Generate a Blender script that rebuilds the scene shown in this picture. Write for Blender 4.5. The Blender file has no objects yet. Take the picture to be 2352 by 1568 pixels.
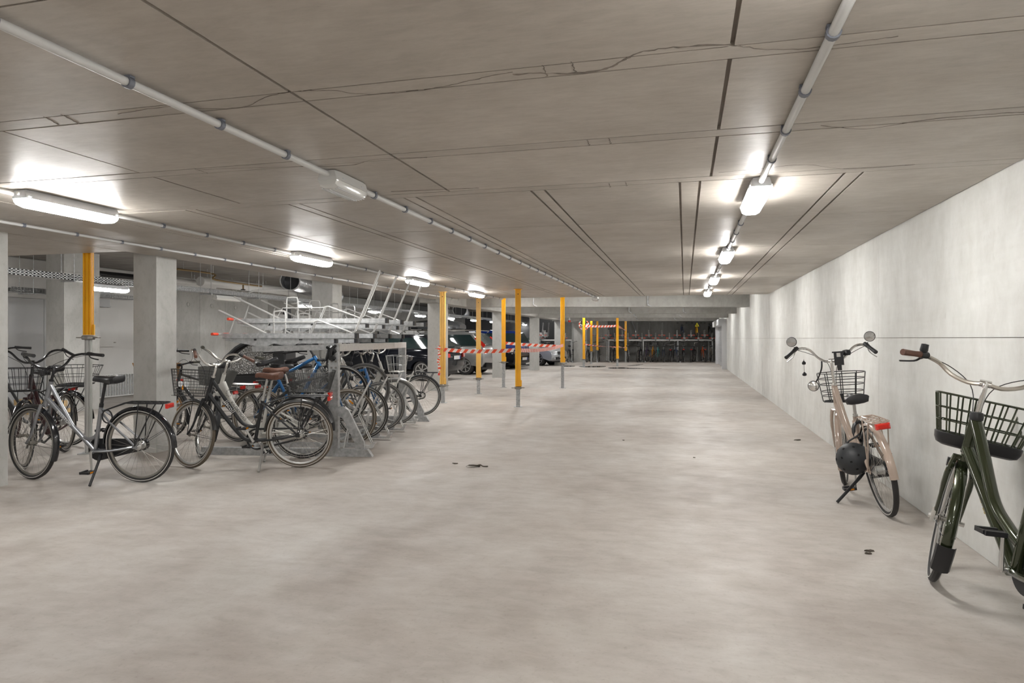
import bpy, bmesh, math, random
from mathutils import Vector, Matrix
random.seed(7)
R = math.radians
SC = bpy.context.scene
COL = SC.collection
# ------------------------------------------------------------------ camera, world, exposure
F, PX0, HY, CH = 1539.0, 1176.0, 777.0, 1.33
YAW = math.atan2(397.0, F)
CA, SA = math.cos(YAW), math.sin(YAW)
cam = bpy.data.cameras.new('camera'); cam_o = bpy.data.objects.new('camera', cam); COL.objects.link(cam_o)
cam.sensor_width = 36.0; cam.lens = 36.0 * F / 2352.0
cam.shift_y = -7.0 / 2352.0
cam.clip_start = 0.05; cam.clip_end = 200
cam_o.location = (0, 0, CH); cam_o.rotation_euler = (R(90), 0, YAW)
SC.camera = cam_o
W_ = bpy.data.worlds.new('world'); SC.world = W_; W_.use_nodes = True
W_.node_tree.nodes['Background'].inputs[0].default_value = (0.8, 0.85, 0.9, 1)
W_.node_tree.nodes['Background'].inputs[1].default_value = 0.05
SC.view_settings.view_transform = 'Standard'; SC.view_settings.look = 'None'
SC.view_settings.gamma = 1.0; SC.view_settings.exposure = 1.47
SC.view_settings.use_curve_mapping = False
LAMP_E = 34.0          # emission strength of the lit diffusers
SC.cycles.max_bounces = 7; SC.cycles.diffuse_bounces = 5; SC.cycles.glossy_bounces = 3; SC.cycles.adaptive_threshold = 0.02
SC.cycles.use_denoising = True
SC.cycles.sample_clamp_indirect = 8.0
HC, HH = 2.29, 2.92    # low and high ceiling

def W(xc, d, z=0.0):   # far hall frame: it runs at an angle to the aisle
    return Vector((xc * CA - d * SA, xc * SA + d * CA, z))
def FP(px, py):        # measured floor point
    d = F * CH / (py - HY); return W((px - PX0) * d / F, d)

# ------------------------------------------------------------------ materials
MATS = {}
def nmat(name):
    m = bpy.data.materials.new(name); m.use_nodes = True
    return m, m.node_tree.nodes, m.node_tree.links, m.node_tree.nodes['Principled BSDF']
def mat(name, col, rough=0.5, metal=0.0, var=0.0, scale=8.0, coat=0.0, bump=0.0, spec=None, stretch=(1, 1, 1), trans=0.0):
    key = (name, col)
    if key in MATS: return MATS[key]
    m, N, L, b = nmat(name)
    b.inputs['Base Color'].default_value = (*col, 1); b.inputs['Roughness'].default_value = rough
    b.inputs['Metallic'].default_value = metal; b.inputs['Coat Weight'].default_value = coat
    if trans: b.inputs['Transmission Weight'].default_value = trans
    if spec is not None: b.inputs['Specular IOR Level'].default_value = spec
    if var or bump:
        g = N.new('ShaderNodeNewGeometry'); mp = N.new('ShaderNodeMapping'); mp.inputs['Scale'].default_value = stretch
        n = N.new('ShaderNodeTexNoise'); n.inputs['Scale'].default_value = scale; n.inputs['Detail'].default_value = 5
        L.new(g.outputs['Position'], mp.inputs[0]); L.new(mp.outputs[0], n.inputs['Vector'])
        if var:
            r = N.new('ShaderNodeValToRGB'); r.color_ramp.elements[0].position = 0.3; r.color_ramp.elements[1].position = 0.7
            r.color_ramp.elements[0].color = (*[c * (1 - var) for c in col], 1)
            r.color_ramp.elements[1].color = (*[min(1, c * (1 + var)) for c in col], 1)
            L.new(n.outputs['Fac'], r.inputs[0]); L.new(r.outputs[0], b.inputs['Base Color'])
        if bump:
            bp = N.new('ShaderNodeBump'); bp.inputs['Strength'].default_value = bump; bp.inputs['Distance'].default_value = 0.01
            L.new(n.outputs['Fac'], bp.inputs['Height']); L.new(bp.outputs[0], b.inputs['Normal'])
    MATS[key] = m; return m

def concrete(name, layers, rough=(0.5, 0.7), bump=0.15, pits=0.0, rnd=0.03, spec=0.5):
    """layers: [(scale, stretch, lo, hi, colour_a, colour_b, blend)] each is noise between two colours"""
    m, N, L, b = nmat(name)
    g = N.new('ShaderNodeNewGeometry'); prev = None
    for (sc, st, lo, hi, ca, cb, amt) in layers:
        mp = N.new('ShaderNodeMapping'); mp.inputs['Scale'].default_value = st; mp.inputs['Location'].default_value = (sc * 1.7, 3.1, sc)
        n = N.new('ShaderNodeTexNoise'); n.inputs['Scale'].default_value = sc; n.inputs['Detail'].default_value = 7; n.inputs['Roughness'].default_value = 0.62
        n.inputs['Distortion'].default_value = 0.4
        L.new(g.outputs['Position'], mp.inputs[0]); L.new(mp.outputs[0], n.inputs['Vector'])
        r = N.new('ShaderNodeValToRGB'); e = r.color_ramp.elements
        e[0].position, e[1].position = lo, hi; e[0].color, e[1].color = (*ca, 1), (*cb, 1)
        L.new(n.outputs['Fac'], r.inputs[0])
        if prev is None: prev = r.outputs[0]
        else:
            mx = N.new('ShaderNodeMix'); mx.data_type = 'RGBA'; mx.blend_type = 'MULTIPLY'; mx.inputs[0].default_value = amt
            L.new(prev, mx.inputs[6]); L.new(r.outputs[0], mx.inputs[7]); prev = mx.outputs[2]
    if rnd:
        oi = N.new('ShaderNodeObjectInfo'); mr = N.new('ShaderNodeMapRange'); mr.inputs[3].default_value = 1 - rnd; mr.inputs[4].default_value = 1 + rnd
        L.new(oi.outputs['Random'], mr.inputs[0])
        vm = N.new('ShaderNodeVectorMath'); vm.operation = 'SCALE'; L.new(prev, vm.inputs[0]); L.new(mr.outputs[0], vm.inputs['Scale']); prev = vm.outputs[0]
    L.new(prev, b.inputs['Base Color'])
    nr = N.new('ShaderNodeTexNoise'); nr.inputs['Scale'].default_value = 3.0; nr.inputs['Detail'].default_value = 6
    L.new(g.outputs['Position'], nr.inputs['Vector'])
    mr = N.new('ShaderNodeMapRange'); mr.inputs[1].default_value = 0.3; mr.inputs[2].default_value = 0.7
    mr.inputs[3].default_value, mr.inputs[4].default_value = rough; L.new(nr.outputs['Fac'], mr.inputs[0]); L.new(mr.outputs[0], b.inputs['Roughness'])
    b.inputs['Specular IOR Level'].default_value = spec
    nb = N.new('ShaderNodeTexNoise'); nb.inputs['Scale'].default_value = 40; nb.inputs['Detail'].default_value = 6
    L.new(g.outputs['Position'], nb.inputs['Vector'])
    bp = N.new('ShaderNodeBump'); bp.inputs['Strength'].default_value = bump; bp.inputs['Distance'].default_value = 0.004
    L.new(nb.outputs['Fac'], bp.inputs['Height']); L.new(bp.outputs[0], b.inputs['Normal'])
    return m

w3 = lambda a, b=None, c=None: (a, b if b is not None else a, c if c is not None else a)
M_FLOOR = concrete('floor_concrete', [
    (0.45, (1, 1, 1), 0.35, 0.68, (0.47, 0.43, 0.392), (0.57, 0.55, 0.52), 1),
    (1.3, (1, 0.6, 1), 0.32, 0.62, (0.80, 0.775, 0.76), (1, 1, 1), 0.9),
    (4.5, (0.7, 1, 1), 0.35, 0.6, (0.86, 0.84, 0.825), (1, 1, 1), 0.8),
    (9, (0.6, 1.4, 1), 0.3, 0.58, (0.86, 0.845, 0.83), (1, 1, 1), 0.85),
    (45, (1, 1, 1), 0.25, 0.45, (0.76, 0.72, 0.68), (1, 1, 1), 0.6)], rough=(0.42, 0.7), bump=0.12, rnd=0)
M_CEIL = concrete('ceiling_concrete', [
    (0.7, (1, 1, 1), 0.3, 0.7, (0.41, 0.375, 0.33), (0.55, 0.51, 0.46), 1),
    (4, (0.6, 1, 1), 0.3, 0.7, (0.84, 0.83, 0.82), (1, 1, 1), 0.8),
    (26, (0.35, 1.2, 1), 0.3, 0.62, (0.84, 0.83, 0.82), (1, 1, 1), 0.85),
    (90, (0.5, 1, 1), 0.22, 0.4, (0.7, 0.68, 0.66), (1, 1, 1), 0.45)], rough=(0.36, 0.5), bump=0.16, rnd=0.06, spec=0.3)
M_CEILJ = concrete('ceiling_joint_mortar', [
    (3, (1, 1, 1), 0.3, 0.7, (0.22, 0.19, 0.165), (0.32, 0.28, 0.245), 1)], rough=(0.5, 0.8), rnd=0)
M_WALL = concrete('wall_concrete', [
    (0.9, (1, 1, 0.7), 0.3, 0.7, (0.62, 0.622, 0.60), (0.76, 0.765, 0.745), 1),
    (2.2, (1, 1.2, 0.7), 0.25, 0.6, (0.80, 0.79, 0.775), (1, 1, 1), 0.75),
    (8, (1, 1.1, 0.7), 0.3, 0.6, (0.88, 0.872, 0.86), (1, 1, 1), 0.6),
    (5, (1, 0.3, 4), 0.3, 0.6, (0.93, 0.925, 0.915), (1, 1, 1), 0.5),
    (22, (1, 1.3, 0.45), 0.2, 0.36, (0.68, 0.665, 0.64), (1, 1, 1), 0.5),
    (60, (1, 1, 1), 0.22, 0.36, (0.6, 0.6, 0.58), (1, 1, 1), 0.5)], rough=(0.55, 0.8), bump=0.12, rnd=0.015, spec=0.3)
M_COL = concrete('column_concrete', [
    (2.0, (1, 1, 0.5), 0.3, 0.7, (0.40, 0.395, 0.375), (0.54, 0.54, 0.52), 1),
    (16, (1, 1, 0.7), 0.25, 0.5, (0.8, 0.8, 0.78), (1, 1, 1), 0.7),
    (70, (1, 1, 1), 0.22, 0.35, (0.5, 0.5, 0.48), (1, 1, 1), 0.4)], rough=(0.6, 0.8), bump=0.2, rnd=0.04, spec=0.3)
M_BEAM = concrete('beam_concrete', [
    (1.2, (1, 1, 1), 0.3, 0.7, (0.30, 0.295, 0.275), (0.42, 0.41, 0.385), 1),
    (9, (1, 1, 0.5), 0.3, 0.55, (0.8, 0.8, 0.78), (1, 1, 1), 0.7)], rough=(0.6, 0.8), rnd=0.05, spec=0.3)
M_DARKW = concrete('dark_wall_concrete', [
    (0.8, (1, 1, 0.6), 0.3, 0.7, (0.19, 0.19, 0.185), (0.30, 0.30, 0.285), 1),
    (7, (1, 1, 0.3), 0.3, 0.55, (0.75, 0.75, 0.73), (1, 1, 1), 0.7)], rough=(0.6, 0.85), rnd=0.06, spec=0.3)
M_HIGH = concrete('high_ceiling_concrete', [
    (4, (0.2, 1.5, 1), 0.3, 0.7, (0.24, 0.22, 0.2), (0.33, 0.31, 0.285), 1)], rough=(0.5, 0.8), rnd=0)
M_PAINTW = mat('white_painted_wall', (0.62, 0.615, 0.6), 0.5, var=0.04, scale=1.5)
M_GREYP = mat('grey_wall_board', (0.50, 0.51, 0.52), 0.45, var=0.03, scale=2)
M_GALV = mat('galvanised_steel', (0.43, 0.44, 0.445), 0.45, 0.35, var=0.25, scale=26, bump=0.05)
M_GALVL = mat('bright_galvanised_steel', (0.62, 0.62, 0.61), 0.35, 0.35, var=0.1, scale=30)
M_ROD = mat('silver_painted_rod', (0.54, 0.54, 0.53), 0.3, 0.45)
M_PVC = mat('grey_white_pvc', (0.56, 0.56, 0.55), 0.4)
M_LAMPH = mat('lamp_housing_grey', (0.55, 0.56, 0.58), 0.4)
M_CLIP = mat('dark_grey_clip', (0.14, 0.15, 0.18), 0.45)
M_BLACK = mat('black_plastic', (0.014, 0.014, 0.016), 0.4)
M_BLKG = mat('black_gloss_paint', (0.01, 0.011, 0.014), 0.16, coat=0.6)
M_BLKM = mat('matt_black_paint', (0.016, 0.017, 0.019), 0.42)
M_RUB = mat('black_rubber', (0.022, 0.021, 0.021), 0.65)
M_TIREB = mat('brown_tyre_rubber', (0.105, 0.082, 0.058), 0.7)
M_TIREG = mat('grey_tyre_rubber', (0.10, 0.098, 0.095), 0.7)
M_CHROME = mat('polished_aluminium', (0.72, 0.71, 0.69), 0.2, 0.9)
M_ALU = mat('brushed_aluminium', (0.55, 0.55, 0.54), 0.33, 0.85)
M_DIRTY = mat('dull_steel', (0.28, 0.265, 0.24), 0.45, 0.8)
M_SPOKE = mat('spoke_steel', (0.42, 0.40, 0.37), 0.35, 0.85)
M_BROWN = mat('brown_leather', (0.13, 0.058, 0.038), 0.45, var=0.15, scale=60)
M_RED = mat('red_lens', (0.55, 0.02, 0.012), 0.15, coat=0.5)
M_ORANGE = mat('orange_reflector', (0.85, 0.30, 0.01), 0.2, coat=0.4)
M_WSTRIP = mat('pale_reflective_strip', (0.55, 0.53, 0.50), 0.4)
M_YELLOW = mat('yellow_powder_coat', (0.88, 0.44, 0.012), 0.35, var=0.05, scale=5)
M_YPALE = mat('faded_yellow_coat', (0.82, 0.50, 0.12), 0.4, var=0.05, scale=5)
M_TRED = mat('tape_red', (0.78, 0.085, 0.03), 0.4)
M_TWHT = mat('tape_white', (0.80, 0.70, 0.66), 0.4)
M_GLASS = mat('dark_car_glass', (0.016, 0.03, 0.03), 0.06, coat=0.3)
M_LENS = mat('clear_lamp_lens', (0.62, 0.63, 0.64), 0.12, coat=0.5)
M_WHITE = mat('white_paint', (0.66, 0.65, 0.62), 0.3, coat=0.3)
M_PLATE = mat('number_plate_white', (0.7, 0.7, 0.7), 0.4)
M_BLUE = mat('number_plate_blue', (0.02, 0.05, 0.4), 0.4)
M_PUD = mat('puddle_water', (0.05, 0.045, 0.04), 0.03, spec=0.8)
M_WOOD = mat('raw_timber', (0.58, 0.40, 0.19), 0.6, var=0.2, scale=6, stretch=(1, 8, 20))
def emis(name, col, s):
    m, N, L, b = nmat(name)
    b.inputs['Emission Color'].default_value = (*col, 1); b.inputs['Emission Strength'].default_value = s
    b.inputs['Base Color'].default_value = (0.8, 0.8, 0.8, 1); return m
M_LIT = emis('lit_diffuser', (1.0, 0.985, 0.96), LAMP_E)
def foil():
    m, N, L, b = nmat('crinkled_clear_film')
    v = N.new('ShaderNodeTexVoronoi'); v.inputs['Scale'].default_value = 38; n = N.new('ShaderNodeTexNoise'); n.inputs['Scale'].default_value = 60
    g = N.new('ShaderNodeNewGeometry'); L.new(g.outputs['Position'], v.inputs['Vector']); L.new(g.outputs['Position'], n.inputs['Vector'])
    r = N.new('ShaderNodeValToRGB'); r.color_ramp.elements[0].color = (0.62, 0.62, 0.6, 1); r.color_ramp.elements[1].color = (0.2, 0.2, 0.195, 1)
    r.color_ramp.elements[0].position = 0.05; r.color_ramp.elements[1].position = 0.35
    L.new(v.outputs['Distance'], r.inputs[0]); L.new(r.outputs[0], b.inputs['Base Color'])
    b.inputs['Metallic'].default_value = 0.5; b.inputs['Roughness'].default_value = 0.2
    bp = N.new('ShaderNodeBump'); bp.inputs['Strength'].default_value = 0.9; bp.inputs['Distance'].default_value = 0.02
    L.new(v.outputs['Distance'], bp.inputs['Height']); L.new(bp.outputs[0], b.inputs['Normal']); return m
M_FOIL = foil()
def paint(col, metal=0.0, rough=0.28, coat=0.6):
    return mat('bike_paint', tuple(col), rough, metal, coat=coat)
M_GREENP = mat('dark_green_metallic_paint', (0.033, 0.042, 0.018), 0.22, 0.45, coat=0.9)

# ------------------------------------------------------------------ mesh builder
def V(*a): return Vector(a)
def smooth(pts, k=5):
    p = [Vector(q) for q in pts]; out = []
    for i in range(len(p) - 1):
        a, b, c, d = p[max(i - 1, 0)], p[i], p[i + 1], p[min(i + 2, len(p) - 1)]
        for j in range(k):
            t = j / k
            out.append(0.5 * ((2 * b) + (c - a) * t + (2 * a - 5 * b + 4 * c - d) * t * t + (3 * b - a - 3 * c + d) * t ** 3))
    out.append(p[-1]); return out
class MB:
    def __init__(s): s.v = []; s.f = []; s.mi = []; s.cur = 0
    def face(s, idx): s.f.append(idx); s.mi.append(s.cur)
    def rings(s, rings, closed=False, cap=True, loop=True):
        b = len(s.v); n = len(rings[0])
        for r in rings: s.v.extend([tuple(q) for q in r])
        m = len(rings)
        for i in range(m if closed else m - 1):
            i2 = (i + 1) % m
            for j in range(n if loop else n - 1):
                j2 = (j + 1) % n
                s.face((b + i * n + j, b + i * n + j2, b + i2 * n + j2, b + i2 * n + j))
        if cap and not closed and loop:
            s.face(tuple(b + j for j in reversed(range(n)))); s.face(tuple(b + (m - 1) * n + j for j in range(n)))
        return s
    def tube(s, pts, r, n=8, closed=False, cap=True, flat=1.0, up=None):
        p = [Vector(q) for q in pts]; m = len(p); rings = []
        rr = r if isinstance(r, (list, tuple)) else [r] * m
        def tan(i):
            if closed: return (p[(i + 1) % m] - p[(i - 1) % m]).normalized()
            return (p[min(i + 1, m - 1)] - p[max(i - 1, 0)]).normalized()
        t0 = tan(0); u = Vector(up) if up else (Vector((0, 0, 1)) if abs(t0.z) < 0.9 else Vector((1, 0, 0)))
        u = (u - t0 * u.dot(t0)).normalized()
        for i in range(m):
            t = tan(i); u = u - t * u.dot(t)
            u = u.normalized() if u.length > 1e-6 else t.orthogonal().normalized()
            w = t.cross(u)
            rings.append([p[i] + (u * math.cos(2 * math.pi * k / n) + w * math.sin(2 * math.pi * k / n) * flat) * rr[i] for k in range(n)])
        return s.rings(rings, closed, cap)
    def box(s, c, sz, rz=0.0, M=None):
        c = Vector(c); b = len(s.v); hx, hy, hz = [q / 2 for q in sz]
        for x, y, z in ((-1, -1, -1), (1, -1, -1), (1, 1, -1), (-1, 1, -1), (-1, -1, 1), (1, -1, 1), (1, 1, 1), (-1, 1, 1)):
            q = Vector((x * hx, y * hy, z * hz))
            if rz: q = Matrix.Rotation(rz, 3, 'Z') @ q
            if M: q = M @ q
            s.v.append(tuple(q + c))
        for f in ((0, 3, 2, 1), (4, 5, 6, 7), (0, 1, 5, 4), (1, 2, 6, 5), (2, 3, 7, 6), (3, 0, 4, 7)): s.face(tuple(b + k for k in f))
        return s
    def bar(s, p0, p1, w, h, up=(0, 0, 1)):
        a, b_ = Vector(p0), Vector(p1); t = (b_ - a).normalized(); u = Vector(up); u = (u - t * u.dot(t)).normalized(); sd = t.cross(u)
        ring = lambda c: [c + sd * w / 2 * i + u * h / 2 * j for i, j in ((-1, -1), (1, -1), (1, 1), (-1, 1))]
        return s.rings([ring(a), ring(b_)])
    def cyl(s, p0, p1, r, n=12, r2=None): return s.tube([p0, p1], [r, r if r2 is None else r2], n)
    def lathe(s, prof, c=(0, 0, 0), axis='z', n=20):
        rings = []
        for (r, h) in prof:
            ring = []
            for k in range(n):
                a = 2 * math.pi * k / n; x, y = r * math.cos(a), r * math.sin(a)
                q = {'z': (x, y, h), 'y': (x, h, -y), 'x': (h, x, y)}[axis]
                ring.append((c[0] + q[0], c[1] + q[1], c[2] + q[2]))
            rings.append(ring)
        return s.rings(rings)
    def ring_y(s, c, prof, n=40, a0=0, a1=360):
        """sweep closed profile [(radius, y)] round the y axis through c; angles in the xz plane"""
        full = abs(a1 - a0 - 360) < 1e-6; m = n if full else n + 1; rings = []
        for k in range(m):
            a = R(a0 + (a1 - a0) * k / n)
            rings.append([(c[0] + r * math.cos(a), c[1] + y, c[2] + r * math.sin(a)) for r, y in prof])
        return s.rings(rings, closed=full)
    def extrude(s, poly, y0, y1):
        """poly in (x,z) extruded from y0 to y1"""
        return s.rings([[(x, y0, z) for x, z in poly], [(x, y1, z) for x, z in poly]])
    def mesh(s, name, mats, M=None, sharp=38):
        me = bpy.data.meshes.new(name); vs = s.v
        if M is not None: vs = [tuple(M @ Vector(q)) for q in vs]
        me.from_pydata(vs, [], s.f)
        ms = mats if isinstance(mats, (list, tuple)) else [mats]
        for q in ms: me.materials.append(q)
        if len(ms) > 1: me.polygons.foreach_set('material_index', s.mi)
        bm = bmesh.new(); bm.from_mesh(me); bmesh.ops.recalc_face_normals(bm, faces=bm.faces); bm.to_mesh(me); bm.free()
        me.shade_smooth(); me.set_sharp_from_angle(angle=R(sharp)); me.update(); return me
    def obj(s, name, mats, parent=None, M=None, sharp=38):
        return link(name, s.mesh(name, mats, M, sharp), parent)
def link(name, data, parent=None, M=None):
    o = bpy.data.objects.new(name, data); COL.objects.link(o)
    if parent: o.parent = parent
    if M is not None: o.matrix_basis = M
    return o
def tag(o, label=None, cat=None, group=None, kind=None):
    if label: o['label'] = label
    if cat: o['category'] = cat
    if group: o['group'] = group
    if kind: o['kind'] = kind
    return o
def empty(name, M=None, loc=None, rz=0.0):
    o = bpy.data.objects.new(name, None); COL.objects.link(o); o.empty_display_size = 0.1
    if M is not None: o.matrix_basis = M
    else: o.location = loc or (0, 0, 0); o.rotation_euler = (0, 0, rz)
    return o
def copy_tree(o, parent=None):
    c = o.copy(); COL.objects.link(c)
    if parent: c.parent = parent
    for ch in list(o.children): copy_tree(ch, c)
    return c
def tree_at(proto, used, M, label, group=None):
    o = proto if not used else copy_tree(proto)
    o.matrix_basis = M; o['label'] = label
    if group: o['group'] = group
    return o
def text(s, size, M, m, parent, name='lettering', ext=0.0008):
    c = bpy.data.curves.new(name, 'FONT'); c.body = s; c.size = size; c.extrude = ext; c.align_x = 'CENTER'; c.align_y = 'CENTER'
    t_ = bpy.data.objects.new('t', c); me = bpy.data.meshes.new_from_object(t_); bpy.data.objects.remove(t_); me.materials.clear(); me.materials.append(m)
    return link(name, me, parent, M)
def T(x, y, z): return Matrix.Translation((x, y, z))
def RX(a): return Matrix.Rotation(a, 4, 'X')
def RY(a): return Matrix.Rotation(a, 4, 'Y')
def RZ(a): return Matrix.Rotation(a, 4, 'Z')

# ================================================================== STRUCTURE
XR, XL, YB, YF = 1.76, -12.6, -5.0, 43.0
fl = MB().box(((XR + XL) / 2, (YB + YF) / 2, -0.1), (XR - XL + 1.0, YF - YB, 0.2)).obj('floor', M_FLOOR); tag(fl, 'pale beige concrete floor', kind='structure')

# ---- low ceiling of precast slabs: soffit panels are parts, joints recessed between them
ceil = MB().box(((XR - 5.99) / 2, (YB + 15.45) / 2, HC + 0.02 + 0.14), (XR + 5.99, 15.45 - YB, 0.28)).box(((-5.99 + XL) / 2, (YB + 6.11) / 2, HC + 0.16), (-5.99 - XL, 6.11 - YB, 0.28)).obj('ceiling', M_CEILJ)
tag(ceil, 'brown grey concrete slab soffit with mortar joints', kind='structure')
_pm = {}
def panel(x0, x1, y0, y1, gap=0.008, name='ceiling_panel'):
    g = gap / 2
    if x1 - x0 < 0.03 or y1 - y0 < 0.03: return
    key = (round(x1 - x0, 3), round(y1 - y0, 3))
    if key not in _pm: _pm[key] = MB().box((0, 0, 0.01), (x1 - x0 - gap * 1.9, y1 - y0 - gap, 0.02)).mesh('ceiling_panel', M_CEIL)
    o = link(name, _pm[key], ceil); o.location = ((x0 + x1) / 2, (y0 + y1) / 2, HC + random.uniform(0, 0.0018))
rows = []
y = 4.14
while y > YB:
    rows.append((y - 0.81 if y > 4 else y - 0.805, y)); y0 = rows[-1][0]; rows.append((y0 - 0.105, y0, 's')); y = y0 - 0.105
xs_near = [-7.8, -6.235, -4.65, -3.065, -1.49, 0.15, XR]
for r in rows:
    y0, y1 = max(r[0], YB), r[1]
    if y1 <= YB: continue
    if len(r) == 3:
        panel(XL, -6.235, y0, y1); panel(-6.235, -1.49, y0, y1); panel(-1.49, XR, y0, y1)
    else:
        xx = [XL] + xs_near
        for a, b in zip(xx[:-1], xx[1:]): panel(a, b, y0, y1)
panel(-5.99, XR, 4.14, 4.25)
strips = [(-5.45, -5.36), (-4.53, -4.44), (-3.62, -3.53), (-2.75, -2.66), (-1.86, -1.77), (-0.97, -0.88), (-0.03, 0.09), (0.90, 1.00)]
ys = [4.25, 5.62, 7.45, 9.28, 11.11, 12.94, 14.77, 15.45]
cuts = [-5.99] + [q for s in strips for q in s] + [XR]
for k, (a, b) in enumerate(zip(cuts[:-1], cuts[1:])):
    if k % 2 == 1: panel(a, b, 4.25, 15.45)
    else:
        for c, d in zip(ys[:-1], ys[1:]): panel(a, b, c, d)
for c, d in ((4.14, 5.03), (5.03, 6.11)): 
    for a, b in ((XL, -9.3), (-9.3, -7.6), (-7.6, -5.99)): panel(a, b, c, d)

def CP(px, py): d = F * (HC - CH) / (HY - py); p = W((px - PX0) * d / F, d); return (p.x, p.y, HC - 0.0004)
def crack(pts, w=0.004):
    w *= 0.62
    P = [V(*CP(*q)) for q in pts]; P = smooth(P, 6); m = MB(); rg = []; random.seed(len(pts))
    for i, p in enumerate(P):
        t = (P[min(i + 1, len(P) - 1)] - P[max(i - 1, 0)]).normalized(); n = V(-t.y, t.x, 0) * w * random.uniform(0.25, 1.0); j = V(random.uniform(-1, 1), random.uniform(-1, 1), 0) * 0.004
        rg.append([p + n + j, p - n + j, p - n + j + V(0, 0, 0.004), p + n + j + V(0, 0, 0.004)])
    m.rings(rg).obj('crack', mat('dark_joint_dirt', (0.2, 0.172, 0.146), 0.8, var=0.3, scale=30), ceil)
crack([(270, 262), (380, 246), (470, 250), (560, 246), (610, 224), (662, 212), (760, 208), (830, 216), (950, 210), (1050, 192), (1120, 176), (1176, 166)])
crack([(1176, 172), (1240, 168), (1330, 168), (1400, 155), (1440, 134), (1480, 118), (1560, 108), (1680, 102)], 0.012)
crack([(1690, 104), (1760, 114), (1850, 112), (1960, 98), (2060, 84)]); crack([(1885, 288), (1990, 296), (2130, 275), (2280, 262), (2352, 258)], 0.006)
crack([(1650, 396), (1760, 386), (1850, 378), (1950, 388), (2100, 378)], 0.005); crack([(450, 390), (620, 384), (800, 380), (860, 366), (980, 362)])
crack([(1100, 432), (1040, 434), (900, 440)], 0.012)
for a_, b_ in (((1245, 150), (1257, 176)), ((1311, 142), (1323, 168)), ((100, 268), (135, 287)), ((140, 263), (182, 285)), ((1348, 322), (1354, 334)), ((1398, 318), (1403, 330)), ((1436, 418), (1440, 427)), ((1398, 421), (1402, 430)), ((448, 388), (478, 398))):
    crack([a_, ((a_[0] + b_[0]) / 2, (a_[1] + b_[1]) / 2), b_], 0.006)
for q in ((1660, 150), (1669, 190), (1655, 250), (1645, 350)): pass
# ---- high ceiling behind the columns and over the far hall
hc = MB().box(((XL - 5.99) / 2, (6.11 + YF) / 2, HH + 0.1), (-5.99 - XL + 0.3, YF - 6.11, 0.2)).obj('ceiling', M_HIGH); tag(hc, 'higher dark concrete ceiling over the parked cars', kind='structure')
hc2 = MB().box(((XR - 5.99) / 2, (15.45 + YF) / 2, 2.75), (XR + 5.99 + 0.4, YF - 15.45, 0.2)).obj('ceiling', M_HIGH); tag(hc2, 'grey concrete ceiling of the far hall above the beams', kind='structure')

# ---- right wall
wr = MB().box((XR + 0.13, (YB + YF) / 2, 1.35), (0.24, YF - YB, 2.7)).obj('wall_right', M_CEILJ); tag(wr, 'pale board-marked concrete wall along the aisle', kind='structure')
yy = [YB, -2.7, 0.5, 3.7, 6.93, 10.15, 13.35, 15.3, 16.6, 19.8, 23.0, 26.2, 29.4, 32.6, 35.8, 39.0, YF]
for a, b in zip(yy[:-1], yy[1:]):
    for z0, z1 in ((0.0, 1.335), (1.335, 2.64)):
        o = MB().box((0.005, 0, 0), (0.014, b - a - 0.006, z1 - z0 - 0.004)).obj('wall_panel', M_WALL, wr)
        o.location = (XR + random.uniform(0, 0.002), (a + b) / 2, (z0 + z1) / 2)
# ---- other walls
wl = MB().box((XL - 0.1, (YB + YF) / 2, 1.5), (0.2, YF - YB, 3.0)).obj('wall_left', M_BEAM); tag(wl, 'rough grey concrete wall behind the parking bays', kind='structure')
def wpan(mt, y0, y1, z0, z1, name='wall_panel', t=0.03, par=wl):
    return MB().box((XL + t / 2, (y0 + y1) / 2, (z0 + z1) / 2), (t, y1 - y0 - 0.008, z1 - z0 - 0.004)).obj(name, mt, par)
for a, b in ((YB, 0), (0, 5), (5, 9.9)): wpan(M_PAINTW, a, b, 0, 2.9)
for a, b in ((9.9, 10.75), (10.75, 11.0), (11.0, 11.85)): wpan(M_GREYP, a, b, 0, 2.12, t=0.06)
wpan(M_PAINTW, 9.9, 11.85, 2.12, 2.9); wpan(M_PAINTW, 11.85, 13.9, 0, 2.9, t=0.04)
for a, b in ((13.9, 14.35), (14.35, 15.28), (15.28, 16.3), (16.3, 17.3), (17.3, 18.3)): wpan(M_COL, a, b, 0, 2.9)
for yv in (14.85, 15.75, 16.75):
    MB().lathe([(0.03, 0), (0.06, 0.001), (0.06, 0.012), (0.045, 0.014), (0.04, 0.006), (0.001, 0.005)], (XL + 0.03, yv, 2.22), 'x', 16).obj('tie_plug', M_COL, wl)
for a, b in ((18.3, 19.15), (19.55, 20.3), (20.3, 21.2)): wpan(M_PAINTW, a, b, 0, 2.1, t=0.12)
wpan(M_BLKM, 19.15, 19.55, 0, 2.3, name='door_panel', t=0.04)
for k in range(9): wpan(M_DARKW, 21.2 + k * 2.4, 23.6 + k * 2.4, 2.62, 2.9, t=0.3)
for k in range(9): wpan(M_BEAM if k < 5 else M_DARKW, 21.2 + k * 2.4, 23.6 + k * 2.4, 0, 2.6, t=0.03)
wb = MB().box(((XR + XL) / 2, YB - 0.1, 1.5), (XR - XL, 0.2, 3.0)).obj('wall_back', M_WALL); tag(wb, 'pale concrete wall behind the viewpoint', kind='structure')
def farbox(mb, xc0, xc1, d0, d1, z0, z1):
    c = W((xc0 + xc1) / 2, (d0 + d1) / 2, (z0 + z1) / 2); return mb.box(c, (xc1 - xc0, d1 - d0, z1 - z0), rz=YAW)
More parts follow.
